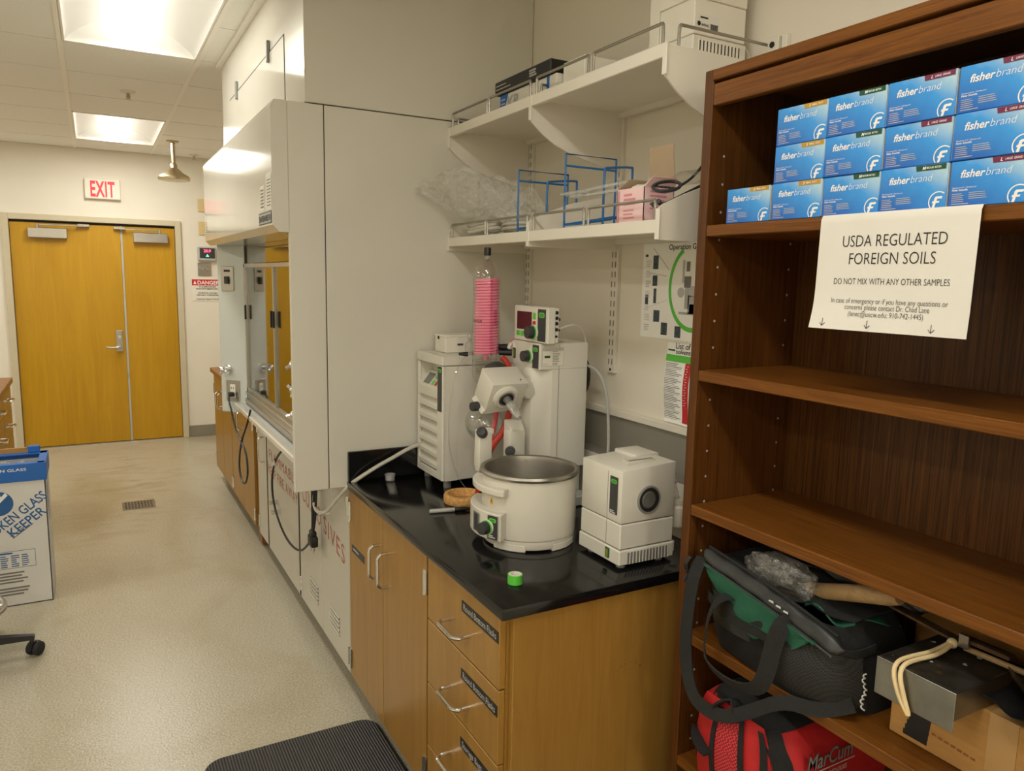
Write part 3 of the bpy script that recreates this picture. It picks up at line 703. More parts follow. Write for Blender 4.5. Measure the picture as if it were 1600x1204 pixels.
b = MB(); b.box(.831, .849, 4.394, 4.408, .11, .87, 'black'); b.box(.831, .849, 3.621, 3.633, .11, .87, 'black'); b.build('piano_hinge', t)
stencil(ds[0], 'FLAMMABLE', 4.33, 3.66, .655, .655, .06); stencil(ds[0], 'KEEP FIRE AWAY', 4.36, 3.65, .56, .56, .06)
for y, z in ((4.12, .452), (4.06, .415)):
    b = MB(); b.cyl((.833, y, z), (.815, y, z), .014, 'chrome'); b.cyl((.815, y, z), (.80, y, z), .011, 'chrome'); b.box(.785, .80, y-.018, y+.018, z-.009, z+.009, 'chrome', .003); b.build('latch', ds[0])
bow(4.47, 4.47, .833, .60, .035, .005, MB(), axis='z', z1=.75).build('handle', ds[1])
for za in (.74, .14): b = MB(); hinge(b, 4.675, za, za+.08); b.build('hinge', ds[1])

def wood_cab(name, y0, y1, label, x0=.85, x1=1.58, z1=.882, m='maple'):
    t = thing(name, label, 'cabinet', ((x0+x1)/2, (y0+y1)/2, 0))
    b = MB(); b.box(x0, x1, y0, y1, .100, z1, m); b.box(x0+.055, x1, y0, y1, 0, .100, 'black'); b.build('body', t); return t
# near two-door cabinet
t = wood_cab('base_cabinet', 1.988, 2.778, 'maple two-door base cabinet between the corrosives cabinet and the drawers')
d1 = MB().box(.831, .850, 2.384, 2.774, .105, .876, 'maple', .002).build('door', t); d2 = MB().box(.831, .850, 1.992, 2.380, .105, .876, 'maple', .002).build('door', t)
bow(2.425, 2.425, .831, .645, .036, .0055, MB(), axis='z', z1=.765).build('handle', d1); bow(2.335, 2.335, .831, .645, .036, .0055, MB(), axis='z', z1=.765).build('handle', d2)
b = MB(); b.box(.8295, .832, 2.59, 2.74, .636, .664, 'dgrey'); 
b.greek((.8293, 2.735, .64), RX, UP, .012, .12, .016, 1, .02, .007, 'lgrey'); b.build('label_strip', d1)
for yy, dd in ((2.764, d1), (2.001, d2)):
    for za in (.75, .14): b = MB(); hinge(b, yy, za, za+.08, .829); b.build('hinge', dd)
# drawer cabinet with finished end panel
t = wood_cab('drawer_cabinet', 1.522, 1.985, 'maple drawer cabinet at the open end of the counter, black labels on its drawers')
MB().box(.856, 1.590, 1.50, 1.520, 0, .882, 'maple', .002).build('end_panel', t)
b = MB()
for x, z, r in ((1.19, .672, .003), (1.205, .676, .0025), (1.222, .677, .002), (1.24, .672, .003), (1.255, .66, .004), (1.18, .662, .002)): b.add([(x+r*math.cos(k*PI/4), 1.4994, z+r*math.sin(k*PI/4)) for k in range(8)], [tuple(range(8))], 'mapleedge')
b.build('stain', t)
DZS = ((.684, .876), (.480, .680), (.276, .476), (.106, .272)); TXT = ('Round Bottom Flasks', 'Round Bottom Flasks', 'Storage Bags', '')
for (z0, z1), s in zip(DZS, TXT):
    d = MB().box(.831, .850, 1.527, 1.981, z0, z1, 'maple', .002).build('drawer', t)
    zc = z0+.068 if z1 < .87 else .752
    bow(1.695, 1.815, .831, zc, .044, .0058, MB()).build('handle', d)
    if s:
        b = MB(); zt = z1-.042; b.box(.8293, .832, 1.53, 1.742, zt-.028, zt+.002, 'black')
        b.text(s, (.829, 1.728, zt-.0205), RX, UP, .026, 'paleink', 'l', width=.188 if len(s) > 14 else .12); b.build('label_strip', d)
# countertop with backsplash
t = thing('countertop', 'glossy black resin countertop carrying the rotary evaporator', 'countertop', (1.21, 2.12, .884))
MB().box(.817, XW-.002, 1.488, 2.757, .884, CT, 'counter', .004, seg=2).build('slab', t)
MB().box(.820, XW-.07, 2.740, 2.757, CT, 1.030, 'counter', .003).build('backsplash', t)
# ledge and grey chase along the wall
t = thing('service_ledge', 'low cream ledge with grey panel running along the wall behind the instruments', 'ledge', (1.58, 2.07, CT))
b = MB(); b.box(1.545, XW, 1.40, 2.735, CT, 1.088, 'shelfpaint', .002); b.box(1.545, XW, 1.40, 2.735, 1.088, 1.093, 'chasegrey'); b.build('ledge_box', t)
MB().box(1.600, XW, 1.40, 2.757, 1.093, 1.228, 'chasegrey').build('grey_panel', t)
MB().box(1.586, XW, 1.40, 2.757, 1.226, 1.250, 'shelfpaint', .002).build('cap_strip', t)

# far wooden cabinets beyond the hood
for nm, y0, y1, lb in (('base_cabinet', 4.80, 5.665, 'maple two-door base cabinet just beyond the fume hood'), ('base_cabinet', 5.67, 6.535, 'maple two-door base cabinet nearest the end wall')):
    t = wood_cab(nm, y0, y1, lb); m_ = (y0+y1)/2
    for a, c, hy in ((y0+.004, m_-.002, m_-.05), (m_+.002, y1-.004, m_+.05)):
        d = MB().box(.831, .850, a, c, .105, .876, 'maple', .002).build('door', t); bow(hy, hy, .831, .66, .038, .0055, MB(), axis='z', z1=.78).build('handle', d)
        ye = a+.012 if hy < m_ else c-.012
        for za in (.72, .14): b = MB(); hinge(b, ye, za, za+.08, .829); b.build('hinge', d)
tag(MB().box(.848, 1.58, 4.697, 4.797, .02, .882, 'mapleedge').build('filler_panel'), 'dark maple filler strip between white cabinets and far wooden ones', 'filler panel')
tag(MB().box(.812, XW-.002, 4.62, 6.60, .886, .922, 'mapleedge', .003).build('countertop'), 'brown countertop on the far cabinets beside the end wall', 'countertop')

# bench on the left
t = thing('drawer_cabinet', 'maple drawer cabinet at the left edge of the photo', 'cabinet', (-.86, 5.85, 0))
b = MB(); b.box(-1.17, -.575, 5.30, 6.38, .10, .885, 'maple'); b.box(-1.17, -.63, 5.30, 6.38, 0, .10, 'black'); b.build('body', t)
for z0, z1 in ((.73, .88), (.525, .726), (.32, .521), (.106, .316)):
    for a, c in ((5.305, 5.835), (5.841, 6.375)):
        d = MB().box(-.575, -.556, a, c, z0, z1, 'maple', .002).build('drawer', t); zc = (z0+z1)/2; m_ = (a+c)/2
        MB().tube([(-.556, m_-.055, zc), (-.525, m_-.055, zc), (-.518, m_-.045, zc), (-.518, m_+.045, zc), (-.525, m_+.055, zc), (-.556, m_+.055, zc)], .0055, 'chrome', 8, smooth=1).build('handle', d)
tag(MB().box(-1.18, -.540, 5.0, 6.40, .888, .926, 'mapleedge', .003).build('countertop'), 'brown countertop over the left drawers', 'countertop')
# ================================================================== LEFT FOREGROUND: GLASS BOX AND CHAIR
t = thing('broken_glass_box', 'white cardboard broken glass box with blue rim standing on the floor', 'waste box', (-.44, 4.52, 0))
bx0, bx1, by0, by1 = -.615, -.262, 4.372, 4.655
b = MB()
for x0, x1, y0, y1 in ((bx0, bx1, by0, by0+.006), (bx0, bx1, by1-.006, by1), (bx0, bx0+.006, by0, by1), (bx1-.006, bx1, by0, by1)): b.box(x0, x1, y0, y1, .0, .700, 'trashwhite', .001)
b.box(bx0, bx1, by0, by1, 0, .006, 'trashwhite')
o_, r_, u_ = (bx1, by0, 0), (1, 0, 0), (0, 0, 1)
body = b.build('carton', t)
b = MB(); an = math.radians(37); ra, ua = (math.cos(an), 0, math.sin(an)), (-math.sin(an), 0, math.cos(an))
b.text('BROKEN GLASS', (-.256, by0, .553), ra, ua, .066, 'blueink', 'r', bold=.014, width=.345)
b.text('KEEPER', (-.264, by0, .474), ra, ua, .066, 'blueink', 'r', bold=.014, width=.19)
b.greek((-.415, by0, .352), ra, ua, .0, .12, .02, 2, .014, .0045, 'greyink')
# round emblem with jagged white bolt
cx, cz = -.466, .540
b.add([(cx+.062*math.cos(2*PI*k/32), by0-.0005, cz+.062*math.sin(2*PI*k/32)) for k in range(32)], [tuple(range(32))], 'blueink')
zz = [(-.07, -.02), (-.03, .008), (-.035, -.012), (.0, .015), (-.004, -.006), (.04, .04), (.03, .055), (.012, .034), (.006, .05), (-.02, .03), (-.024, .045), (-.07, .01)]
b.add([(cx+x, by0-.001, cz+z) for x, z in zz], [tuple(range(len(zz)))], 'whiteink')
# table of print
b.patch(o_, r_, u_, -.26, -.065, .200, .202, 'blueink'); b.patch(o_, r_, u_, -.26, -.065, .288, .290, 'blueink'); b.patch(o_, r_, u_, -.067, -.065, .20, .29, 'blueink')
for c in range(4): b.greek((bx1-.26+c*.045, by0, 0), r_, u_, 0, .036, .268, 6, .011, .005, 'blueink', seed=c)
b.greek((bx1-.26, by0, 0), r_, u_, 0, .15, .284, 1, .011, .008, 'blueink')
b.greek((bx1-.26, by0, 0), r_, u_, 0, .205, .180, 4, .016, .008, 'greyink', seed=4); b.greek((bx1-.26, by0, 0), r_, u_, 0, .205, .10, 3, .016, .009, 'greyink', seed=9)
# print on the right side
rs, us = (0, 1, 0), (0, 0, 1); os_ = (bx1, by0, 0)
b.patch(os_, rs, us, .05, .07, .48, .60, 'blueink'); b.greek(os_, rs, us, .09, .14, .60, 12, .016, .007, 'greyink', seed=2)
b.text('CAUTION', (bx1, by0+.15, .40), (0, 0, 1), (0, -1, 0), .05, 'blueink', 'l', bold=.01)
b.build('printing', body)
b = MB(); g = .006
b.box(bx0-g, bx1+g, by0-g, by0, .645, .735, 'bluecard', .001); b.box(bx0-g, bx1+g, by1, by1+g, .645, .735, 'bluecard', .001); b.box(bx0-g, bx0, by0, by1, .645, .735, 'bluecard'); b.box(bx1, bx1+g, by0, by1, .645, .735, 'bluecard', .001)
b.box(bx0, bx1, by0, by0+.03, .729, .735, 'bluecard'); b.box(bx1-.03, bx1, by0, by1, .729, .735, 'bluecard'); b.box(bx0, bx1, by1-.05, by1, .729, .735, 'bluecard')
b.box(bx1-.085, bx1-.03, by1-.03, by1, .735, .770, 'bluecard', .004); b.box(bx0, bx1-.09, by1-.012, by1+.004, .735, .760, 'cardboard')
b.text('BROKEN GLASS', (-.44, by0-g, .700), r_, u_, .020, 'whiteink', 'c', bold=.01, width=.20); b.build('rim', t)
b = MB(); b.sheet(lambda u, v: (bx0+.01+(bx1-bx0-.045)*u, by0+.035+(by1-by0-.09)*v, .695-.10*math.sin(PI*u)*math.sin(PI*v)+.012*math.sin(23*u+9*v)), 24, 16, 'film'); b.build('bag_liner', t)

# office chair: star base, casters, column, seat, back
cx, cy = -.617, 3.768
t = thing('office_chair', 'black five-star chair base with casters at the left edge', 'chair', (cx, cy, 0))
MB().cyl((cx, cy, .09), (cx, cy, .42), .026, 'black').build('gas_column', t)
b = MB(); b.cyl((cx, cy, .075), (cx, cy, .125), .045, 'black'); bs = b.build('hub', t)
a0 = math.atan2(3.742-cy, -.318-cx)
for k in range(5):
    a = a0+k*2*PI/5; d = Vector((math.cos(a), math.sin(a), 0)); p = Vector((cx, cy, 0)); L = .30; s_ = Vector((-d.y, d.x, 0))
    b = MB(); vs = []
    for dist, wd, z0, z1 in ((.03, .026, .085, .128), (L-.02, .016, .082, .104), (L+.012, .014, .080, .100)):
        c = p+d*dist
        vs += [c+s_*wd+Vector((0, 0, z0)), c-s_*wd+Vector((0, 0, z0)), c-s_*wd*.8+Vector((0, 0, z1)), c+s_*wd*.8+Vector((0, 0, z1))]
    fs = [(3, 2, 1, 0), (8, 9, 10, 11)]
    for q in range(2):
        for m_ in range(4): fs.append((q*4+m_, q*4+(m_+1) % 4, q*4+4+(m_+1) % 4, q*4+4+m_))
    b.add(vs, fs, 'black'); lg = b.build('leg', t)
    c = p+d*L; w_ = a+ (1.0 if k == 0 else .4*k); ax = Vector((math.cos(w_+PI/2), math.sin(w_+PI/2), 0))*.0
    ax = Vector((math.cos(w_), math.sin(w_), 0)); sd = Vector((-ax.y, ax.x, 0)); wc = c+ax*.018+Vector((0, 0, .031))
    b = MB(); b.cyl(c+Vector((0, 0, .05)), c+Vector((0, 0, .085)), .008, 'black')
    for q in (-1, 1): b.rev([(.0, -.011), (.024, -.011), (.0305, -.006), (.0305, .006), (.024, .011), (0, .011)], wc+sd*q*.017, sd, 'rubber', 24)
    b.sheet(lambda u, v: wc+ax*(-.034*math.cos(PI*u*.9))+Vector((0, 0, .034*math.sin(PI*u*.9)))+sd*(-.008+.016*v), 10, 1, 'black', .002); b.build('caster', t)
MB().box(cx-.34, cx+.06, cy-.22, cy+.22, .44, .51, 'fabric', .03, seg=3).build('seat', t)
b = MB(); b.box(cx-.30, cx-.25, cy-.19, cy+.19, .60, .98, 'fabric', .022, seg=3); b.tube([(cx-.05, cy, .44), (cx-.30, cy, .46), (cx-.315, cy, .62)], .018, 'black', 8, smooth=1); b.build('backrest', t)
b = MB(); b.tube([(cx+.208*math.cos(2*PI*k/40), cy+.208*math.sin(2*PI*k/40), .242) for k in range(40)], .011, 'steel', 10, closed=True)
for k in range(3): q = 2*PI*k/3+2.2; b.tube([(cx+.02*math.cos(q), cy+.02*math.sin(q), .25), (cx+.208*math.cos(q), cy+.208*math.sin(q), .242)], .008, 'steel', 8)
b.build('foot_ring', t)
# ================================================================== BOOKCASE ON THE RIGHT
BX0, BX1, BY0, BY1, BZ = 1.260, 1.598, .43, 1.372, 2.180
t = thing('bookcase', 'dark walnut bookcase with open shelves at the right', 'bookcase', ((BX0+BX1)/2, (BY0+BY1)/2, 0))
SHZ = (1.832, 1.491, 1.157, .828, .486, .13)
for y0, y1 in ((BY1-.028, BY1), (BY0, BY0+.028)):
    b = MB(); b.box(BX0, BX1, y0, y1, 0, BZ, 'bookv', .002)
    s_ = -1 if y0 > 1 else 1; yf = y0 if s_ < 0 else y1
    z = .20
    while z < 2.0:
        for x in (BX0+.045, BX1-.05): b.cyl((x, yf+s_*.0004, z), (x, yf-s_*.004, z), .0032, 'lgrey', seg=8)
        z += .064
    b.build('side_panel', t)
yi0, yi1 = BY0+.028, BY1-.028
MB().box(BX0-.004, BX1, yi0, yi1, BZ-.026, BZ-.002, 'bookh', .002).build('top_panel', t)
b = MB(); b.box(BX0+.002, BX0+.022, yi0, yi1, 2.100, BZ-.032, 'bookh', .002); b.build('top_rail', t)
MB().box(BX1-.012, BX1, yi0, yi1, .02, BZ-.026, 'bookback').build('back_panel', t)
for z in SHZ: MB().box(BX0+.002, BX1-.012, yi0, yi1, z-.026, z, 'bookh', .002).build('shelf', t)
MB().box(BX0+.03, BX0+.048, yi0, yi1, 0, .104, 'bookh').build('plinth', t)

# glove cartons
def carton(size):
    """local frame: front face at x = 0 looking towards -x, width along y, base at z = 0"""
    Wd, Hh, Dp = .1235, .0745, .235
    t = thing('glove_box', '', 'glove box', (0, 0, 0))
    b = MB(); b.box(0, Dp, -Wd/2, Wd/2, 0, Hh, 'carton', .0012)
    o_, r_, u_ = (0, Wd/2, 0), (0, -1, 0), (0, 0, 1)
    colr, big, small = {'S': ('gold', 'S', 'SMALL  PETIT'), 'M': ('dgreen', 'M', 'MEDIUM  MOYEN'), 'L': ('purple', 'L', 'LARGE  GRAND')}[size]
    b.add([(-.0006, Wd/2-.068, Hh-.0095), (-.0006, -Wd/2+.003, Hh-.0095), (-.0006, -Wd/2+.003, Hh-.0005), (-.0006, Wd/2-.0665, Hh-.0005)], [(0, 1, 2, 3)], colr)
    b.text(big, (-.0003, Wd/2-.079, Hh-.0078), r_, u_, .0075, 'whiteink', 'l', .2, .02, lift=.0006); b.text(small, (-.0003, Wd/2-.086, Hh-.0068), r_, u_, .0048, 'whiteink', 'l', .1, .01, width=.026, lift=.0006)
    b.text('fisher', (0, Wd/2-.018, Hh-.0275), r_, u_, .0175, 'whiteink', 'l', .22, .022, width=.0395); b.text('brand', (0, Wd/2-.0585, Hh-.0275), r_, u_, .0175, 'whiteink', 'l', .22, -.012, width=.040)
    b.text('Manufactured for / Fabrique pour', (0, Wd/2-.006, .0300), r_, u_, .0034, 'whiteink', 'l', .1, width=.040); b.text('Fisher Scientific', (0, Wd/2-.006, .0258), r_, u_, .0044, 'whiteink', 'l', .1, .02, width=.026)
    b.greek(o_, r_, u_, .006, .030, .0215, 5, .0031, .0010, 'paleink', seed=3); b.greek(o_, r_, u_, .034, .064, .0225, 4, .0031, .0010, 'paleink', seed=5); b.greek(o_, r_, u_, .006, .05, .0055, 1, .003, .0012, 'paleink')
    # ring with italic F in the lower right corner, cut by the carton's edge
    cy_, cz_, R1, R0 = .1115, .0115, .0170, .0150
    pts = [2*PI*k/48 for k in range(49)]
    for k in range(48):
        q = [(cy_+R*math.cos(a), cz_+R*math.sin(a)) for R, a in ((R0, pts[k]), (R1, pts[k]), (R1, pts[k+1]), (R0, pts[k+1]))]
        if all(.0 < p < Wd-.0015 and z > .001 for p, z in q): b.add([(-.0006, Wd/2-p, z) for p, z in q], [(0, 1, 2, 3)], 'whiteink')
    F = [(0, 0), (.0045, 0), (.0066, .0075), (.0118, .0075), (.0128, .0108), (.0075, .0108), (.0086, .0145), (.0165, .0145), (.0175, .0185), (.0065, .0185), (.0038, .0165), (.0026, .0108), (.0006, .0108), (-.0004, .0075), (.0020, .0075)]
    b.add([(-.0006, Wd/2-min(.1015+x, Wd-.0015), .0015+z) for x, z in F], [tuple(range(len(F)))], 'whiteink')
    b.box(.003, Dp-.003, -Wd/2-.0006, -Wd/2-.0001, .002, Hh-.002, 'white'); b.build('carton', t, local=True)
    return t
PROT = {}
COLS = [1.222, 1.0915, .966, .840, .713]; ROWN = ['bottom', 'middle', 'top']
GRID = [['S', 'S', 'M', 'M', 'L'], [None, 'S', 'M', 'L', 'L'], [None, 'S', 'M', 'L', 'L']]
CN = ['leftmost', 'second from left', 'third from left', 'fourth from left', 'far right']
TN = {'S': 'gold-tabbed small', 'M': 'green-tabbed medium', 'L': 'plum-tabbed large'}
for r, row in enumerate(GRID):
    for c, s in enumerate(row):
        if s is None: continue
        lab = '%s blue glove box, %s in the %s row on the bookcase' % (TN[s], CN[c] if r == 0 else ['', 'leftmost', 'second from left', 'third from left', 'far right'][c], ROWN[r])
        loc = (BX0+.004+random.uniform(-.002, .003), COLS[c], SHZ[0]+.0003+r*.0752)
        if s not in PROT: PROT[s] = o = carton(s); o.location = loc; o['label'] = lab
        else: o = copy_thing(PROT[s], loc, lab)
        o['group'] = 'blue glove boxes on the top shelf'
# paper notice hanging over the shelf edge
SZ = SHZ[0]
def sheetpt(s, y):
    """s = length down the paper from the shelf's front edge (negative: lying on the shelf)"""
    if s < 0: return Vector((BX0-s-.002, y, SZ+.0012))
    k = (s/.222); lx = BX0-.0035-.004*k-.055*max(0, k-.60)**2*max(0., .25+.75*(y-.865)/.15)-.010*max(0, k-.8)
    return Vector((lx-.002, y, SZ+.0012-s*(1-.02*k)))
t = thing('paper_notice', 'white paper notice about regulated foreign soils hanging from the shelf', 'notice', (BX0-.01, .865, SZ-.22))
yl, yr = 1.017, .713
b = MB(); b.sheet(lambda u, v: sheetpt(-.035+.257*v, yl-.002*u+(yr-yl)*u), 24, 30, 'paper', .0004); sh = b.build('sheet', t)
b = MB()
def ptx(s0): return lambda u, v: sheetpt(s0-v, .862-u)+Vector((-.0012, 0, 0))
for s, s0, hgt, wd in (('USDA REGULATED', .062, .031, .202), ('FOREIGN SOILS', .095, .031, .168), ('DO NOT MIX WITH ANY OTHER SAMPLES', .133, .0170, .226), ('In case of emergency or if you have any questions or', .169, .0145, .228), ('concerns please contact Dr. Chad Lane', .181, .0145, .166), ('(lanec@uncw.edu; 910-742-1445)', .194, .0145, .147)):
    b.text(s, None, None, None, hgt, 'ink', 'c', bold=-.009, width=wd, fn=ptx(s0))
for y in (.988, .893, .772):
    P = lambda dy, ds: sheetpt(.207+ds, y+dy)+Vector((-.0014, 0, 0))
    for a, c in (((0, -.006), (0, .008)), ((.005, .003), (0, .009)), ((-.006, .003), (0, .009))):
        p, q = P(*a), P(*c); b.tube([p, q], .0005, 'ink', 5)
b.build('lettering', sh)

# -------------------------------------------------- lower shelves of the bookcase
S4, S5 = SHZ[3], SHZ[4]
t = thing('tool_bag', 'large black canvas tool bag with green lining lying open on the lower shelf', 'bag', (1.38, 1.10, S4))
def bagshape(u, v):
    """u around the body (closed), v up"""
    a = 2*PI*u; k = .62
    ca, sa = math.cos(a), math.sin(a); sx = math.copysign(abs(ca)**k, ca); sy = math.copysign(abs(sa)**k, sa)
    lean = .022*math.sin(PI*v); r = 1+.05*math.sin(PI*v)-.06*v**3
    return Vector((1.405+.140*r*sx-.02*v, 1.085+(.205*r)*sy+.02*v, S4+.003+(.185-.045*(sy < 0)*0)*v+.006*math.sin(5*a+3*v)))
b = MB(); b.sheet(bagshape, 64, 16, 'fabric'); b.add([bagshape(i/40, 0) for i in range(40)], [tuple(range(40))], 'fabric'); body = b.build('body', t)
# mesh end pocket and bands
b = MB(); b.sheet(lambda u, v: bagshape(.505+.20*u, .10+.60*v)+Vector((-.006-.012*math.sin(PI*v), -.006, 0)), 20, 10, 'blackmesh', .003); b.build('mesh_pocket', body)
b = MB(); b.tube([bagshape(.42+.32*i/20, .74)+Vector((-.008, -.004, 0)) for i in range(21)], .004, 'webbing', flat=(.004, .02)); b.tube([bagshape(.34+.2*i/20, .62)+Vector((-.010, 0, 0)) for i in range(21)], .004, 'webbing', flat=(.004, .02)); b.build('trim_band', body)
b = MB(); b.sheet(lambda u, v: Vector((1.250-.010*math.sin(PI*u)-.004*v, 1.235-.115*u, S4+.085+.070*v-.012*u)), 10, 6, 'vinyl', .004); b.build('front_pocket', body)
# open lid: long flat padded panel leaning on the bag, green inside
lid0 = Vector((1.240, 1.285, S4+.208)); lid1 = Vector((1.236, .885, S4+.138))
def lid(u, v): p = lid0.lerp(lid1, u); return p+Vector((.022*v, .006*v, .038*v+.006*math.sin(PI*u)))
def lidskin(u, v):
    a = 2*PI*v; ca, sa = math.cos(a), math.sin(a); k = .6; e = min(1, (u/.06)**.5 if u < .06 else 1, ((1-u)/.06)**.5 if u > .94 else 1)
    return lid(u, .5+.42*e*math.copysign(abs(sa)**k, sa))+Vector((.010+.013*e*math.copysign(abs(ca)**k, ca), 0, -.004*ca+.0015*math.sin(31*u)))
b = MB(); b.sheet(lidskin, 44, 24, 'vinyl'); l_ = b.build('lid', t)
MB().tube([lid(.04+.92*i/20, .97)+Vector((.004, 0, .001)) for i in range(21)], .0035, 'webbing', 6).build('zip', l_)
b = MB(); b.tube([lid(.04+.92*i/20, .06)+Vector((.002, 0, 0)) for i in range(21)], .003, 'dgrey', 6); 
for f in (.56, .61, .66): b.add([lid(f+a, .55+c)+Vector((-.0135, 0, .001)) for a, c in ((0, 0), (.035, .03), (.030, .12), (.004, .08))], [(0, 1, 2, 3)], 'paleink')
b.build('piping', l_)
def lining(u, v):
    p = lid(.06+.80*u, .02); d = .085*math.sin(PI*min(1, u*1.05))**.7*(1+.16*math.sin(17*u))
    return p+Vector((-.004+.010*v+.004*math.sin(21*u+5*v)*v, 0, .004-d*v))
b = MB(); b.sheet(lining, 40, 8, 'greenfab', .003); b.sheet(lambda u, v: Vector((1.30+.16*u, 1.02-.12*v+.01*math.sin(9*u), S4+.190-.02*u+.012*math.sin(7*v+4*u))), 16, 12, 'greenfab', .003); b.build('green_lining', t)
# black sheet put in as the shade of the hollow behind the lid
b = MB(); b.sheet(lambda u, v: Vector((1.30+.22*u, 1.30-.40*v, S4+.20+.035*math.sin(PI*u)*math.sin(PI*v)+.008*math.sin(13*v))), 16, 16, 'fabric', .004); b.build('hollow_shade', t)
# webbing: two carry handles hanging in front and a long shoulder strap
b = MB(); b.tube([(1.262, 1.165, S4+.155), (1.225, 1.185, S4+.165), (1.207, 1.21, S4+.115), (1.207, 1.218, S4+.01), (1.205, 1.185, S4-.013), (1.205, 1.115, S4-.018), (1.205, 1.05, S4+.004), (1.205, 1.028, S4+.055), (1.21, 1.022, S4+.115), (1.222, 1.012, S4+.175), (1.262, 1.005, S4+.165)], .004, 'webbing', flat=(.036, .004), smooth=2); b.build('carry_handle', t)
b = MB(); b.tube([(1.255, 1.285, S4+.215), (1.22, 1.268, S4+.20), (1.205, 1.268, S4+.15), (1.20, 1.273, S4+.02), (1.20, 1.257, S4-.07), (1.195, 1.218, S4-.112), (1.195, 1.136, S4-.104), (1.20, 1.064, S4-.052), (1.215, .99, S4+.012), (1.25, .945, S4+.006), (1.275, .92, S4+.012), (1.29, .88, S4+.04)], .004, 'webbing', flat=(.030, .004), smooth=2); b.build('shoulder_strap', t)
b = MB(); b.tube([(1.25, 1.322, S4+.205), (1.238, 1.326, S4+.185), (1.246, 1.318, S4+.165), (1.236, 1.323, S4+.145)], .006, 'black', 6, smooth=2); b.build('strap_knot', t)
b = MB(); b.tube([(1.256+.003*math.cos(k*1.3), .838+.0026*math.sin(k*1.3)+.003*math.sin(k*.3), S4+.135-.0022*k) for k in range(34)], .0015, 'lgrey', 6, smooth=1); b.build('drawstring', t)
# crumpled clear bag, hammer handle, dark bundle stuffed in behind
def crumple(cx, cy, cz, rx, ry, rz, seed, nu=34, nv=20, amp=.22):
    rnd = random.Random(seed); ph = [rnd.uniform(0, 6.28) for _ in range(12)]
    def f(u, v):
        a, c = 2*PI*u, PI*v
        r = 1+amp*(math.sin(3*a+ph[0]+2*math.sin(3*c+ph[1]))*.5+math.sin(7*a+4*c+ph[2])*.32+math.sin(5*c-6*a+ph[3])*.3+math.sin(13*a+9*c+ph[4])*.16+.14*math.sin(19*c-11*a+ph[5]))*math.sin(c)
        return Vector((cx+rx*r*math.sin(c)*math.cos(a), cy+ry*r*math.sin(c)*math.sin(a), cz+rz*r*math.cos(c)))
    return f
tag(MB().sheet(crumple(1.30, 1.085, S4+.235, .035, .088, .045, 3), 44, 26, 'film', 0).build('plastic_bag', origin=(1.30, 1.085, S4+.20)), 'small crumpled clear plastic bag stuffed behind the tool bag lid', 'plastic bag')
b = MB(); p0, p1 = Vector((1.335, 1.12, S4+.185)), Vector((1.340, .835, S4+.277)); b.rev([(0, 0), (.0155, .001), (.0165, .01), (.0175, .15), (.0185, .23), (.020, .275), (.017, .297), (0, .298)], p0, p1-p0, 'stick', 20)  # loose wooden handle of a tool
tag(b.build('wooden_handle'), 'pale wooden handle lying across the open tool bag', 'wooden handle')
tag(MB().sheet(crumple(1.47, 1.06, S4+.235, .085, .22, .055, 8, amp=.12), 40, 20, 'blackpoly').build('dark_bundle', origin=(1.47, 1.06, S4+.19)), 'dark crumpled bundle in the shadow behind the tool bag', 'bundle')

# cardboard box with the metal tray on it
t = thing('cardboard_box', 'brown taped cardboard box on the lower shelf under the sheet metal cover', 'cardboard box', (1.46, .70, S4))
b = MB(); b.box(1.335, 1.580, .575, .832, S4+.001, S4+.138, 'cardboard', .003); cb = b.build('carton', t)
b = MB(); b.box(1.334, 1.582, .600, .650, S4+.137, S4+.1392, 'tapebrown'); b.box(1.3335, 1.336, .602, .650, S4+.03, S4+.138, 'tapebrown'); b.build('tape', cb)
b = MB(); o_, r_ = (1.335, .832, S4), (0, -1, 0)
for i in range(5): b.patch(o_, r_, UP, .030+.003*i, .078+.001*i, .012+i*.011, .0232+i*.011, 'ink', .0006)
for k in range(7): b.patch(o_, r_, UP, .085+.012*k, .094+.012*k, .040-.001*k, .045-.001*k, 'mapleedge', .0006)
b.build('marking', cb)
t = thing('sheet_metal_cover', 'bent dull sheet metal cover resting on the cardboard box', 'metal cover', (1.35, .74, S4+.139))
b = MB(); b.box(1.243, 1.246, .662, .810, S4+.118, S4+.190, 'galv', .001); b.box(1.243, 1.455, .662, .810, S4+.187, S4+.1895, 'galv', .001); b.box(1.252, 1.45, .665, .806, S4+.189, S4+.190, 'grimy'); b.box(1.452, 1.455, .662, .810, S4+.1395, S4+.190, 'galv', .001); b.box(1.246, 1.452, .662, .6645, S4+.1395, S4+.188, 'galv')
b.box(1.246, 1.452, .8075, .810, S4+.1395, S4+.188, 'galv'); b.build('cover', t)
b = MB(); rnd = random.Random(5)
for k in range(16):
    x, y, r = rnd.uniform(1.26, 1.44), rnd.uniform(.67, .80), rnd.uniform(.001, .006); b.add([(x+r*math.cos(q*PI/4)*rnd.uniform(.6, 1.5), y+r*math.sin(q*PI/4)*rnd.uniform(.6, 1.5), S4+.1904) for q in range(8)], [tuple(range(8))], 'rust' if k % 3 else 'paleink')
b.build('grime', t)
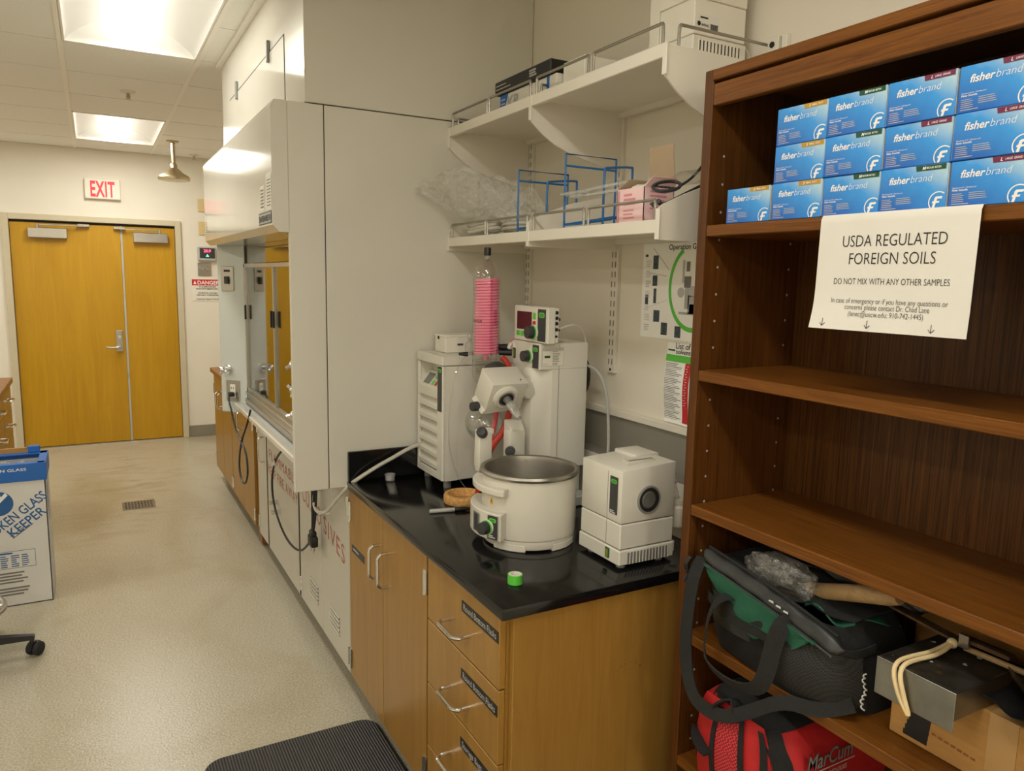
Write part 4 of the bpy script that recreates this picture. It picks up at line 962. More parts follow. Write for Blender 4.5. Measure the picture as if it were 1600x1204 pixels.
# probe rod with ivory cord loop
t = thing('probe_rod', 'long rusty flat bar and cane rod with ivory cord tied round it', 'rod', (1.42, .75, S4+.195))
b = MB(); p0, p1 = Vector((1.40, .955, S4+.232)), Vector((1.405, .735, S4+.206)); b.tube([p0, p1], .004, 'rust', flat=(.022, .005)); b.tube([p0+Vector((0, .012, .002)), p0+Vector((0, -.02, -.002))], .012, 'orange', 8); b.box(1.395, 1.415, .66, .74, S4+.214, S4+.221, 'rust'); b.box(1.385, 1.392, .727, .745, S4+.205, S4+.232, 'steel', .001); b.build('flat_bar', t)
b = MB(); b.tube([(1.40, .74, S4+.201), (1.41, .60, S4+.1985), (1.42, .47, S4+.196)], .0055, 'stick', 8); b.build('cane_rod', t)
b = MB()
for dy in (0, .0125):
    b.tube([(1.385, .757-dy*.3, S4+.208), (1.335, .762-dy, S4+.198), (1.28, .772-dy, S4+.197), (1.244, .772-dy, S4+.196), (1.233, .770-dy, S4+.178), (1.235, .757-dy*.9, S4+.140), (1.237, .742-dy*.35, S4+.118), (1.237, .737, S4+.112)], .0042, 'cord', 8, smooth=2)
b.sphere((1.385, .755, S4+.207), .010, 'cord', 12, 8); b.build('cord_loop', t)
b = MB(); b.sheet(lambda u, v: Vector((1.29+.25*u, .648-.20*v-.02*math.sin(9*u), S4+.142+.058*math.sin(PI*(.25+.6*u))*(1-v*.75)+.005*math.sin(19*v+7*u))), 30, 24, 'blackpoly', .002)
tag(b.build('bin_liner'), 'crumpled black bin liner draped over the cardboard box', 'bin liner')
tag(MB().box(1.555, 1.578, .52, .93, S4+.0015, S4+.22, 'cardboard', .002).build('cardboard_sheet'), 'brown cardboard standing against the bookcase back', 'cardboard')
# red bag below
t = thing('red_bag', 'red and black sports bag on the bottom visible shelf', 'bag', (1.40, 1.12, S5))
YC, HW, HT = 1.125, .158, .268
def red(u, v):
    """u from the rounded end at the shelf front to the back, v around the section (0 = side facing the room)"""
    a = 2*PI*v; k = .62; ca, sa = math.cos(a), math.sin(a)
    ex = 1-.30*max(0, 1-u/.22)**2.2
    y = YC-HW*ex*math.copysign(abs(ca)**k, ca)*(1-.16*(sa > 0)*abs(sa)); zz = HT/2+(HT/2*(.55+.45*ex))*math.copysign(abs(sa)**k, sa)
    return Vector((1.222+.335*u+.004*math.sin(9*v*6.28), y, S5+.002+zz))
b = MB(); b.sheet(red, 30, 56, 'redfab')
def endcap(a, c, off=0.0):
    """domed end face: a across from the left (-1) to the right (1), c from bottom to top"""
    e = red(0, 0); w_ = .70*HW*(1-.22*abs(2*c-1)**3); h_ = HT*.93
    return Vector((1.222-.030*(1-a*a)*(1-(2*c-1)**2)-off, YC-a*w_, S5+.010+h_*c))
b.sheet(lambda u, v: endcap(-1+2*u, v), 20, 16, 'redfab'); body = b.build('body', t)
cap = lambda a0, a1, c0, c1, mt, off, sl=0.0: MB().sheet(lambda u, v: endcap(a0+(a1-a0)*u+sl*(v-.5), c0+(c1-c0)*v, off), 8, 14, mt, .002)
cap(-.18, .44, .02, .94, 'redmesh', .004, -.25).build('mesh_pocket', body)
cap(-.32, -.20, .0, .97, 'fabric', .008, -.20).build('edge_band', body); cap(.46, .58, .0, .97, 'fabric', .008, -.30).build('edge_band', body); cap(.86, 1.0, .0, .97, 'fabric', .008).build('edge_band', body)
side = lambda u0, u1, v0, v1, mt, off: MB().sheet(lambda u, v: red(u0+(u1-u0)*u, v0+(v1-v0)*v)+Vector((0, -off, off)), 14, 16, mt, .002)
side(.02, 1.0, .135, .37, 'fabric', .004).build('top_panel', body); side(.0, .09, -.13, .15, 'fabric', .006).build('edge_band', body)
b = MB(); b.tube([endcap(-1.0, .55, .012)+Vector((.02, .01, 0)), endcap(-.8, .55, .014), endcap(-.5, .53, .016), endcap(-.28, .53, .014)], .006, 'fabric', flat=(.026, .006), smooth=2)
b.build('strap', t)
b = MB(); b.tube([endcap(-.45, .96, .01), endcap(-.3, 1.05, .02), endcap(.0, 1.10, .012), endcap(.2, 1.04, .015), endcap(.35, .95, .012)], .006, 'fabric', flat=(.028, .005), smooth=2); b.build('grab_handle', t)
b = MB(); yt = YC-HW-.004
tf = lambda dy: (lambda u, v: Vector((1.275+u, yt-dy, S5+.186+v)))
b.text('MarCum', None, None, None, .052, 'dgrey', 'l', .1, .03, width=.148, fn=tf(.0006)); b.text('MarCum', None, None, None, .052, 'grey', 'l', .1, .004, width=.145, fn=tf(.0016))
b.add([Vector((x, yt-.001, z)) for x, z in ((1.275, S5+.176), (1.43, S5+.176), (1.43, S5+.179), (1.275, S5+.179))], [(0, 1, 2, 3)], 'lgrey')
b.text('TECHNOLOGIES', None, None, None, .016, 'paleink', 'l', .1, width=.085, fn=lambda u, v: Vector((1.32+u, yt-.001, S5+.158+v))); b.build('lettering', body)
# ================================================================== WALL SHELVES
SX = 1.236
def wall_shelf(nm, lab, zt, up):
    t = thing(nm, lab, 'shelf', (1.42, 2.12, zt))
    for y0, y1 in ((1.492, 2.127), (2.133, 2.752)):
        b = MB(); b.box(SX, SX+.018, y0, y1, zt-.034, zt, 'shelfpaint', .002); b.box(SX+.018, XW-.02, y0, y1, zt-.014, zt-.002, 'shelfpaint'); b.box(XW-.03, XW-.012, y0, y1, zt-.03, zt+.010, 'shelfpaint')
        b.build('shelf_panel', t)
    for y in (1.488, 2.130, 2.754):
        z0 = zt-.036
        if up: prof = [(SX-.002, zt-.05), (SX-.002, zt+.026), (SX+.014, zt+.038), (SX+.085, zt+.068), (SX+.16, zt+.095), (SX+.26, zt+.118), (XW-.012, zt+.140), (XW-.012, zt-.05)]
        else: prof = [(SX-.002, z0+.03), (SX-.002, z0-.040), (SX+.04, z0-.075), (SX+.09, z0-.105), (SX+.15, z0-.128), (SX+.24, z0-.150), (XW-.012, z0-.175), (XW-.012, z0+.03)]
        b = MB(); b.prism(prof, 'y', y-.003, y+.003, 'shelfpaint'); b.box(SX-.003, SX+.001, y-.008, y+.008, (zt-.05 if up else z0-.040), (zt+.026 if up else z0+.034), 'shelfpaint', .001); b.build('bracket', t)
    return t
us = wall_shelf('wall_shelf', 'upper cream wall shelf with wire guard rails', 2.272, False)
ls = wall_shelf('wall_shelf', 'lower cream wall shelf with wire guard rails, holding blue racks', 1.853, True)
def rail(par, p0, p1, hgt):
    p0, p1 = Vector(p0), Vector(p1); d = (p1-p0).normalized(); u = Vector((0, 0, hgt)); c = .008
    MB().tube([p0, p0+u*.8, p0+u+d*c*.3, p0+u+d*c*1.2, p1+u-d*c*1.2, p1+u-d*c*.3, p1+u*.8, p1], .0042, 'alu', 8, smooth=1).build('guard_rail', par)
for par, z in ((us, 2.272), (ls, 1.853)):
    for a, c in ((2.742, 2.452), (2.436, 2.150), (2.112, 1.828), (1.806, 1.512)): rail(par, (SX+.010, a, z-.002), (SX+.010, c, z-.002), .052)
rail(us, (SX+.05, 1.500, 2.270), (SX+.36, 1.500, 2.270), .052); rail(us, (SX+.03, 2.735, 2.270), (SX+.30, 2.735, 2.270), .035); rail(us, (SX+.03, 2.118, 2.270), (SX+.30, 2.118, 2.270), .035)
# slotted standards
for y, zb, lab in ((2.142, 1.375, 'slotted metal wall standard in the middle under the shelves'), (2.742, 1.375, 'slotted metal wall standard in the corner by the hood panel')):
    b = MB(); b.box(XW-.014, XW, y-.022, y+.022, zb, 2.40, 'shelfpaint', .001)
    z = zb+.03
    while z < 2.38:
        for d in (-.008, .010): b.box(XW-.0146, XW-.0138, y+d-.0022, y+d+.0022, z, z+.020, 'slot')
        z += .034
    b.cyl((XW-.015, y, zb+.012), (XW-.012, y, zb+.012), .005, 'seam', seg=10)
    tag(b.build('shelf_standard'), lab, 'shelf standard', 'slotted shelf standards')

# ---- things on the upper shelf
z = 2.272
t = thing('vented_unit', 'white vented base unit under the white cartons on the upper shelf', 'equipment', (1.50, 1.622, z))
b = MB(); b.box(1.385, 1.575, 1.562, 1.697, z+.001, z+.062, 'white', .003); cb = b.build('casing', t); b = MB()
for k in range(12): b.box(1.405+k*.0125, 1.412+k*.0125, 1.561, 1.562, z+.012, z+.050, 'seam'); b.box(1.4045+k*.0125, 1.406+k*.0125, 1.559, 1.562, z+.010, z+.052, 'white')
b.build('vent', cb)
tag(MB().sheet(lambda u, v: Vector((1.576+.022*math.sin(PI*u/2), 1.567+.01*v, z+.001+.055*math.cos(PI*u/2)**.7)), 10, 2, 'white', .002).build('foam_insert'), 'white curved foam piece beside the vented base on the upper shelf', 'packing')
t = thing('white_carton', 'white carton with barcode sticker stacked on the vented base', 'carton', (1.48, 1.627, z+.063))
b = MB(); b.box(1.385, 1.566, 1.560, 1.697, z+.063, z+.150, 'white', .002); b.build('box', t)
b = MB(); o_, r_ = (1.385, 1.560, z+.063), (1, 0, 0); b.patch(o_, r_, UP, .005, .085, .012, .050, 'paper'); b.greek(o_, r_, UP, .02, .06, .044, 1, .01, .004, 'ink', .001)
b.add([(1.385+.016+.006*math.cos(k*PI/8), 1.559, z+.063+.026+.006*math.sin(k*PI/8)) for k in range(16)], [tuple(range(16))], 'ink')
b.text('MARSHALL', (1.41, 1.560, z+.084), r_, UP, .009, 'ink', 'l', bold=.02, width=.026, lift=.0012)
for k in range(12): b.patch(o_, r_, UP, .055+k*.0022, .0562+k*.0022+(k % 3)*.0003, .014, .030, 'ink', .001)
b.build('label', t)
tag(MB().box(1.383, 1.567, 1.558, 1.698, z+.151, z+.40, 'white', .002).build('white_carton'), 'plain white carton on top of the stack, cut by the photo edge', 'carton')
tag(MB().box(1.386, 1.567, 1.702, 1.742, z+.001, z+.40, 'white', .002).build('white_carton'), 'narrow white carton standing behind the vented base', 'carton')
t = thing('blue_white_box', 'blue and white box with grey letters lying on the upper shelf', 'box', (1.33, 2.27, z))
b = MB(); b.box(1.285, 1.42, 2.06, 2.425, z+.001, z+.060, 'white', .002); b.prism([(2.425, z+.002), (2.425, z+.058), (2.37, z+.058), (2.395, z+.002)], 'x', 1.2838, 1.2852, 'bluecard'); b.box(1.2838, 1.2852, 2.10, 2.115, z+.002, z+.058, 'bluecard')
for k in range(3): b.patch((1.2838, 2.425, z), RX, UP, .006, .036, .012+.014*k, .017+.014*k, 'paleink')
b.text('KR', (1.2838, 2.375, z+.008), RX, UP, .055, 'lgrey', 'l', .1, .03, width=.085); b.build('carton', t)
t = thing('black_box', 'long black box with small white print on the blue and white box', 'box', (1.33, 2.26, z+.061))
b = MB(); b.box(1.272, 1.42, 2.075, 2.445, z+.061, z+.105, 'black', .003); b.greek((1.272, 2.445, z+.061), RX, UP, .01, .12, .030, 2, .012, .003, 'lgrey'); b.greek((1.272, 2.445, z+.061), RX, UP, .24, .30, .034, 3, .008, .005, 'lgrey', seed=4); b.build('case', t)
tag(MB().box(1.30, 1.45, 1.93, 2.045, z+.001, z+.085, 'white', .002).build('white_carton'), 'small cream carton beside the black box on the upper shelf', 'carton')

# ---- things on the lower shelf
z = 1.853
def rack(x0, x1, y0, y1, hgt, h2, lab):
    t = thing('wire_rack', lab, 'wire rack', ((x0+x1)/2, (y0+y1)/2, z), group='blue wire racks'); r = .0036; zb = z+.030
    ins = .045
    b = MB(); b.tube([(x0, y1, z+.003), (x0, y1, z+hgt), (x1, y1, z+hgt), (x1, y1, z+.003)], r, 'bluewire', 8); b.tube([(x0, y1, z+hgt-.035), (x1, y1, z+hgt-.035)], r*.9, 'bluewire', 8); b.build('back_frame', t)
    b = MB(); b.tube([(x0+ins, y0, z+.003), (x0+ins, y0, z+h2), (x0+ins+.012, y0+.01, z+h2+.004), (x1-.005, y0+.05, z+h2+.022), (x1, y0+.055, z+h2+.014), (x1, y0+.055, z+.003)], r, 'bluewire', 8, smooth=1); b.build('front_frame', t)
    b = MB(); gz = lambda x: z+.012+.034*(x-x0)/(x1-x0)
    for k in range(6): q = x0+(x1-x0)*k/5; b.tube([(q, y0, gz(q)), (q, y1, gz(q))], r*.75, 'bluewire', 6)
    for k in range(4): q = y0+(y1-y0)*k/3; b.tube([(x0, q, gz(x0)+.003), (x1, q, gz(x1)+.003)], r*.75, 'bluewire', 6)
    b.build('base_grid', t)
rack(1.272, 1.47, 2.150, 2.262, .208, .160, 'smaller blue wire rack on the left half of the lower wall shelf')
rack(1.280, 1.47, 1.845, 1.985, .226, .170, 'taller blue wire rack beside the pink box')
t = thing('pink_box', 'open pink carton with a raised brown flap on the lower wall shelf', 'carton', (1.32, 1.65, z))
X0, X1, Y0_, Y1_ = 1.283, 1.385, 1.605, 1.722; H_ = .094
b = MB()
for a, c, d, e in ((X0, X0+.002, Y0_, Y1_), (X1-.002, X1, Y0_, Y1_), (X0, X1, Y0_, Y0_+.002), (X0, X1, Y1_-.002, Y1_)): b.box(a, c, d, e, z+.001, z+H_, 'pinkcard')
b.box(X0, X1, Y0_, Y1_, z+.001, z+.003, 'pinkcard'); cb = b.build('carton', t)
b = MB(); b.patch((X0, Y1_, z), RX, UP, .004, .012, .0, .09, 'pinkink'); b.greek((X0, Y1_, z), RX, UP, .03, .085, .08, 3, .012, .006, 'pinkink'); b.greek((X0, Y1_, z), RX, UP, .03, .095, .038, 3, .010, .004, 'pinkink', seed=4); b.greek((X0, Y0_, z), (1, 0, 0), UP, .02, .08, .085, 5, .011, .005, 'pinkink', seed=6); b.build('printing', cb)
b = MB(); b.sheet(lambda u, v: Vector((X1-.001-.012*math.sin(2.2*v)*v, Y0_-.004+.10*u, z+H_+.118*v)), 8, 10, 'card_in', .0016); b.build('flap', cb)
b = MB(); b.sheet(lambda u, v: Vector((X0+(X1-X0)*(u*(1-.2*v)+.1*v), Y0_-.001-.022*v, z+H_+.024*v)), 6, 4, 'pinkcard', .0016); b.build('flap', cb)
b = MB(); b.sheet(lambda u, v: Vector((X0+(X1-X0)*u*.6+.03*v, Y1_-.001-.015*v, z+H_+.03*v)), 6, 4, 'card_in', .0016); b.build('flap', cb)
b = MB(); b.sheet(crumple(1.33, 1.665, z+H_-.004, .036, .042, .018, 11, amp=.3), 24, 14, 'paper'); b.build('tissue', t)
# plastic piece, tubing and the clear bag
b = MB(); b.box(1.262, 1.285, 1.86, 1.985, z+.098, z+.108, 'clearplastic', .002); b.box(1.262, 1.285, 1.87, 1.93, z+.088, z+.098, 'clearplastic', .002); b.tube([(1.275, 1.86, z+.106), (1.29, 1.80, z+.112), (1.31, 1.74, z+.118), (1.32, 1.726, z+.12)], .005, 'clearplastic', 8, smooth=1); b.tube([(1.275, 1.87, z+.092), (1.29, 1.80, z+.096), (1.31, 1.74, z+.10)], .0045, 'clearplastic', 8, smooth=1)
tag(b.build('plastic_tongs'), 'translucent white plastic tongs lying across the taller blue rack', 'plastic tool')
b = MB(); pts = []
for k in range(64):
    a = 2*PI*k/21; pts.append((1.32+.052*math.cos(a), 2.60+.10*math.sin(a)+.01*math.sin(k*.7), z+.010+.0006*k+.012*abs(math.sin(a))))
b.tube(pts, .0065, 'whiterubber', 8, smooth=1); tag(b.build('tubing_coil'), 'coil of white tubing under the clear bag on the lower shelf', 'tubing')
b = MB(); pts = []
for k in range(48):
    a = 2*PI*k/21+1; pts.append((1.36+.055*math.cos(a), 2.40+.085*math.sin(a), z+.010+.0007*k+.01*abs(math.sin(a*.5))))
b.tube(pts, .006, 'tube', 8, smooth=1); tag(b.build('tubing_coil'), 'yellowish clear tubing coil left of the smaller blue rack', 'tubing')
def bagf(u, v):
    # flattened poly bag: u across its width, v from the open mouth over the aisle (0) to the rack (1); doubled over into two skins
    w2 = u*2 if u < .5 else 2-u*2; top = 1 if u < .5 else -1
    y = 2.735-.10*w2-.36*v+.03*math.sin(6*w2+5*v); x = 1.085+.27*v**.8+.09*w2*(1-.5*v)
    sag = .040*math.sin(PI*w2)*(.4+.9*math.sin(PI*min(1, v*1.15)))
    crease = .014*math.sin(11*v+7*w2+top)+.011*math.sin(23*w2-9*v)+.007*math.sin(31*v+17*w2+2*top)+.005*math.sin(47*w2+29*v)
    base = 1.853+.036+.125*(1-v)**1.3+.075*w2*(1-.3*v)+.05*math.sin(PI*v)*w2
    z_ = base+top*sag+crease*(.5+v)
    return Vector((x, max(2.27, min(2.742, y)), max(1.853+.034, z_) if x > 1.21 else z_))
tag(MB().sheet(bagf, 90, 70, 'film').build('plastic_bag', origin=(1.3, 2.5, z+.03)), 'large clear plastic bag spilling off the left end of the lower shelf', 'plastic bag')
# grey cable hank at the right end
t = thing('safety_goggles', 'grey plastic goggles with strap at the right end of the lower shelf', 'goggles', (1.36, 1.54, z))
b = MB(); b.tube([(1.295+.042*math.cos(2*PI*k/24), 1.53+.020*math.sin(2*PI*k/24), z+.088+.010*math.cos(2*PI*k/24)+.012*math.sin(2*PI*k/24)) for k in range(24)], .0045, 'dgrey', 8, closed=True)
for k in range(5): b.tube([(1.275+k*.012, 1.525, z+.084), (1.275+k*.012, 1.56, z+.090)], .003, 'dgrey', 6)
b.tube([(1.27, 1.53, z+.05), (1.30, 1.55, z+.04), (1.36, 1.54, z+.07), (1.42, 1.53, z+.10)], .006, 'black', 8, smooth=1); b.tube([(1.265, 1.55, z+.045), (1.27, 1.53, z+.025), (1.285, 1.515, z+.035)], .005, 'dgrey', 8, smooth=1); b.build('frame', t)
b = MB(); b.tube([(1.33, 1.525, z+.088), (1.37, 1.515, z+.115), (1.41, 1.51, z+.165), (1.46, 1.505, z+.20), (1.52, 1.50, z+.21)], .004, 'dgrey', flat=(.004, .006), smooth=2); b.build('strap', t)
b = MB(); b.sheet(lambda u, v: Vector((1.36+.19*u, 1.50+.10*v, z+.115+.018*math.sin(5*u+3*v)+.03*u)), 16, 10, 'film'); tag(b.build('plastic_bag', origin=(1.45, 1.55, z+.1)), 'flat grey plastic sleeve behind the goggles on the lower shelf', 'plastic bag')

# ---- on the wall
t = thing('operation_poster', 'white poster headed Operation with a green arc, taped to the wall', 'poster', (XW-.004, 1.83, 1.517))
yl, zb, zt = 1.995, 1.517, 1.822; o_ = (XW-.004, yl, zb)
MB().box(XW-.004, XW, 1.60, yl, zb, zt, 'poster').build('sheet', t)
b = MB(); b.text('Operation Guide', (XW-.004, 1.868, zt-.022), RX, UP, .024, 'ink', 'l', bold=.012, width=.165)
b.patch(o_, RX, UP, .012, .026, .262, .270, 'dgreen')
cy_, cz_ = .245, .165
for k in range(40):
    a0, a1 = math.radians(118+k*4.6), math.radians(118+(k+1)*4.6)
    q = [(cy_+1.0*R*math.cos(a), cz_+1.22*R*math.sin(a)) for R, a in ((.100, a0), (.112, a0), (.112, a1), (.100, a1))]
    b.add([(XW-.0046, yl-p, zb+z_) for p, z_ in q], [(0, 1, 2, 3)], 'green')
for p, z_, w_, h_ in ((.052, .222, .026, .044), (.052, .168, .024, .034), (.060, .112, .014, .048), (.018, .106, .016, .034), (.064, .052, .030, .038), (.104, .012, .030, .040), (.170, .008, .028, .036)):
    b.patch(o_, RX, UP, p, p+w_, z_, z_+h_, 'photoprint')
for k in range(7): b.greek(o_, RX, UP, .018, .045, .250-.033*k-.01*(k > 3), 4, .006, .0022, 'paleink', seed=k)
for (a, c), (d, e) in (((.05, .29), (.13, .22)), ((.03, .21), (.12, .20)), ((.01, .09), (.13, .125)), ((.05, .0), (.15, .085)), ((.14, .0), (.19, .055))):
    b.add([(XW-.0045, yl-a, zb+c), (XW-.0045, yl-d, zb+e), (XW-.0045, yl-d-.001, zb+e+.001), (XW-.0045, yl-a-.001, zb+c+.001)], [(0, 1, 2, 3)], 'greyink')
# grey picture of the evaporator
g = lambda x0, x1, z0, z1, m='greyink': b.patch(o_, RX, UP, x0, x1, z0, z1, m, .0008)
g(.195, .205, .18, .25, 'paleink'); g(.212, .228, .215, .245); g(.205, .235, .165, .20); g(.21, .23, .10, .165, 'lgrey'); g(.225, .285, .085, .14, 'lgrey'); g(.232, .262, .09, .115, 'dgrey'); g(.185, .30, .082, .09, 'lgrey'); g(.225, .285, .138, .142, 'dgrey')
for cx_, cz2, R in ((.192, .15, .016), (.245, .155, .016)):
    b.add([(XW-.0050, yl-cx_-R*math.cos(k*PI/10), zb+cz2+R*math.sin(k*PI/10)) for k in range(20)], [tuple(range(20))], 'paleink')
b.build('printing', t)
t = thing('solvent_list', 'tall List of solvents sheet with green header and red edge on the wall', 'poster', (XW-.012, 1.79, 1.252))
yl, zb, zt = 1.853, 1.252, 1.508
ff = lambda u, v: Vector((XW-.003-.010*math.sin(PI*v)**2-.008*(1-v)*u, yl+.004*(1-v)-.125*u, zb+(zt-zb)*v))
MB().sheet(ff, 8, 20, 'poster', .0004).build('sheet', t)
b = MB(); on = lambda u, v: ff(u, v)+Vector((-.0012, 0, 0))
def sp(u0, u1, v0, v1, mt, n=6): b.sheet(lambda u, v: on(u0+(u1-u0)*u, v0+(v1-v0)*v), 2, n, mt)
sp(.0, 1, .77, .855, 'green'); sp(.76, .97, .03, .77, 'red', 16); sp(.04, .30, .90, .92, 'dgreen', 1)
b.text('List of', None, None, None, .026, 'ink', 'l', bold=.006, width=.066, fn=lambda u, v: on(.32+u/.125, .935+v/.256)); b.text('solvents', None, None, None, .022, 'ink', 'l', bold=.006, width=.075, fn=lambda u, v: on(.34+u/.125, .870+v/.256))
for k in range(34): sp(.03, .03+.66*(.8+.2*math.sin(k*1.7)), .05+k*.021, .058+k*.021, 'greyink' if k % 5 else 'paleink', 1)
for k in range(22): sp(.80+.03*(k % 2), .86+.03*(k % 2), .06+k*.032, .068+k*.032, 'paper', 1)
b.build('printing', t)
t = thing('wall_outlet', 'small cream outlet box on the wall above the bookcase', 'outlet', (XW-.01, 1.477, 2.30))
b = MB(); b.box(XW-.022, XW, 1.462, 1.50, 2.298, 2.338, 'white', .002); b.box(XW-.016, XW, 1.440, 1.458, 2.300, 2.340, 'white', .002); b.build('box', t); MB().cyl((XW-.024, 1.482, 2.318), (XW-.02, 1.482, 2.318), .008, 'ink', seg=12).build('socket', t)
# ================================================================== INSTRUMENTS ON THE COUNTER
def brandplate(b, o, r, u, w_, h_, mt='dgrey'):
    """dark label strip with the little green pill badge at its top and two lines of print at its foot"""
    b.patch(o, r, u, 0, w_, 0, h_, mt, .0006)
    R = w_*.17; cx, cz, hw = w_/2, h_-w_*.38, w_*.2
    pill = [(cx+hw+R*math.cos(a), cz+R*math.sin(a)) for a in [-PI/2+PI*k/8 for k in range(9)]]+[(cx-hw+R*math.cos(a), cz+R*math.sin(a)) for a in [PI/2+PI*k/8 for k in range(9)]]
    o = Vector(o); r = Vector(r).normalized(); u = Vector(u).normalized(); n = r.cross(u)
    b.add([o+r*x+u*z+n*.0012 for x, z in pill], [tuple(range(len(pill)))], 'green')
    b.text('BUCHI', o+r*cx+u*(cz-R*.55), r, u, R*1.5, mt, 'c', bold=.02, lift=.0018, width=hw*2.1)
def knob(par, p, n, r, name='knob', ring=True):
    p = Vector(p); n = Vector(n).normalized(); b = MB()
    if ring: b.rev([(r*1.25, 0), (r*1.25, .003), (r*1.1, .006)], p, n, 'bathwhite', 28); b.rev([(r*1.14, .004), (r*1.12, .009), (r, .009)], p, n, 'green', 28)
    b.rev([(r*1.0, .006), (r*.98, .026), (r*.90, .030), (0, .031)], p, n, 'dgrey', 28); b.build(name, par)

# ---- recirculating chiller
t = thing('recirculating_chiller', 'cream box-shaped recirculating chiller with slatted front by the hood panel', 'chiller', (1.30, 2.615, CT))
x0, x1, y0, y1, z0, z1 = 1.100, 1.50, 2.492, 2.738, .944, 1.412
b = MB(); b.box(x0+.062, x1, y0, y1, z0, 1.376, 'instr', .003); b.box(x0+.012, x0+.064, y0, y0+.052, z0, 1.376, 'instr'); b.box(x0+.012, x0+.064, y1-.016, y1, z0, 1.376, 'instr'); b.box(x0+.03, x0+.064, y0+.05, y1-.014, z0, z0+.31, 'greyink')
b.box(x0, x0+.013, y0, y0+.052, z0, 1.376, 'instr', .003); b.box(x0, x0+.013, y1-.016, y1, z0, 1.376, 'instr', .003); b.box(x0, x0+.013, y0+.05, y1-.014, z0, z0+.028, 'instr', .002); b.build('housing', t)
MB().box(x0-.001, x1, y0-.001, y1, 1.378, z1, 'instr', .003).build('lid', t)
b = MB()
for k in range(6):
    zb = z0+.030+k*.046; b.prism([(x0+.002, zb+.004), (x0+.002, zb+.018), (x0+.026, zb+.043), (x0+.030, zb+.043), (x0+.030, zb+.034), (x0+.010, zb+.004)], 'y', y0+.052, y1-.016, 'instr')
b.build('louvre_front', t)
b = MB(); za = z0+.310
b.prism([(x0+.001, za-.004), (x0+.001, za+.030), (x0+.045, za+.085), (x0+.062, za+.085), (x0+.062, za-.004)], 'y', y0+.052, y1-.016, 'instr')
o_ = Vector((x0+.001, y1-.03, za+.030)); uu = Vector((.044, 0, .055)); 
b.patch(o_, RX, uu, .010, .070, .012, .060, 'lcd', .0006)
for r_ in range(2):
    for c in range(3): b.patch(o_, RX, uu, .085+c*.030, .106+c*.030, .012+r_*.028, .032+r_*.028, 'red' if (r_, c) == (0, 1) else 'green', .0006)
b.build('control_panel', t)
b = MB(); brandplate(b, (x0, y0+.046, 1.206), RX, UP, .040, .168); b.build('label_strip', t)
for x in (x0+.035, x1-.04):
    for y in (y0+.03, y1-.03): MB().cyl((x, y, CT), (x, y, z0+.002), .015, 'grey', seg=16).build('foot', t)
# white carton and a small glass bottle on the chiller
t = thing('white_carton', 'small white carton lying on top of the chiller', 'carton', (1.25, 2.66, z1))
b = MB(); b.box(1.165, 1.335, 2.615, 2.715, z1+.001, z1+.066, 'white', .002); b.box(1.163, 1.337, 2.613, 2.717, z1+.060, z1+.069, 'white', .002); b.patch((1.165, 2.615, z1), (1, 0, 0), UP, .05, .075, .028, .036, 'dgrey'); b.patch((1.163, 2.715, z1), RX, UP, .03, .045, .05, .062, 'ink'); b.build('box', t)
t = thing('glass_bottle', 'small clear glass bottle with ground stopper on the front edge of the chiller', 'bottle', (1.235, 2.545, z1))
MB().rev([(.0, .001), (.017, .001), (.019, .004), (.019, .038), (.015, .046), (.008, .050), (.008, .060)], (1.235, 2.545, z1), (0, 0, 1), 'glass', 24).build('body', t)
MB().rev([(.0, .052), (.007, .052), (.009, .062), (.012, .068), (.010, .076), (.004, .080), (.003, .10), (0, .101)], (1.235, 2.545, z1), (0, 0, 1), 'glass', 20).build('stopper', t)

# ---- rotary evaporator
t = thing('rotary_evaporator', 'cream rotary evaporator with tall glass condenser and pink coil', 'rotary evaporator', (1.35, 2.25, CT))
Xc, Xr, Yn, Yb_ = 1.305, 1.502, 2.150, 2.335
b = MB(); b.prism([(Xc, Yn), (Xr, Yn), (Xr, Yb_), (Xc-.002, Yb_)], 'z', 1.394, 1.484, 'instr', .003)
b.prism([(Xc-.002, Yn+.050), (Xc+.052, Yn+.001), (Xr, Yn+.001), (Xr, Yb_), (Xc-.002, Yb_)], 'z', 1.045, 1.396, 'instr', .002)
b.box(Xc+.0778, Xc+.0788, Yn-.0004, Yn+.003, 1.05, 1.48, 'greyink'); tw = b.build('tower', t)
b = MB(); b.box(1.29, 1.50, 2.10, 2.36, CT+.001, CT+.038, 'lgrey', .004); b.box(1.36, 1.495, 2.165, 2.33, CT+.036, 1.046, 'lgrey', .004); b.build('base', t)
b = MB(); brandplate(b, (Xc-.0006, Yn+.047, 1.398), RX, UP, .041, .080); b.build('label_strip', tw)
knob(tw, (Xc-.001, Yn+.066, 1.437), (-1, 0, 0), .0195)
b = MB(); b.box(Xc-.006, Xc, Yb_-.022, Yb_-.008, 1.420, 1.455, 'ink', .002); b.box(Xc-.008, Xc-.005, Yb_-.020, Yb_-.012, 1.424, 1.451, 'olive', .001); b.build('rocker_switch', tw)
b = MB(); o_, r_ = (Xc, Yn, 1.407), (1, 0, 0); b.patch(o_, r_, UP, .008, .096, .0, .064, 'clearplastic', .001); b.patch(o_, r_, UP, .010, .094, .001, .052, 'white', .0016)
b.patch(o_, r_, UP, .018, .040, .028, .036, 'dgreen', .002); b.greek(o_, r_, UP, .050, .082, .050, 7, .0055, .002, 'greyink', .002); b.greek(o_, r_, UP, .014, .036, .010, 2, .004, .0018, 'paleink', .002); b.greek(o_, r_, UP, .05, .08, .010, 2, .004, .0018, 'greyink', .002, 4); b.build('service_card', tw)
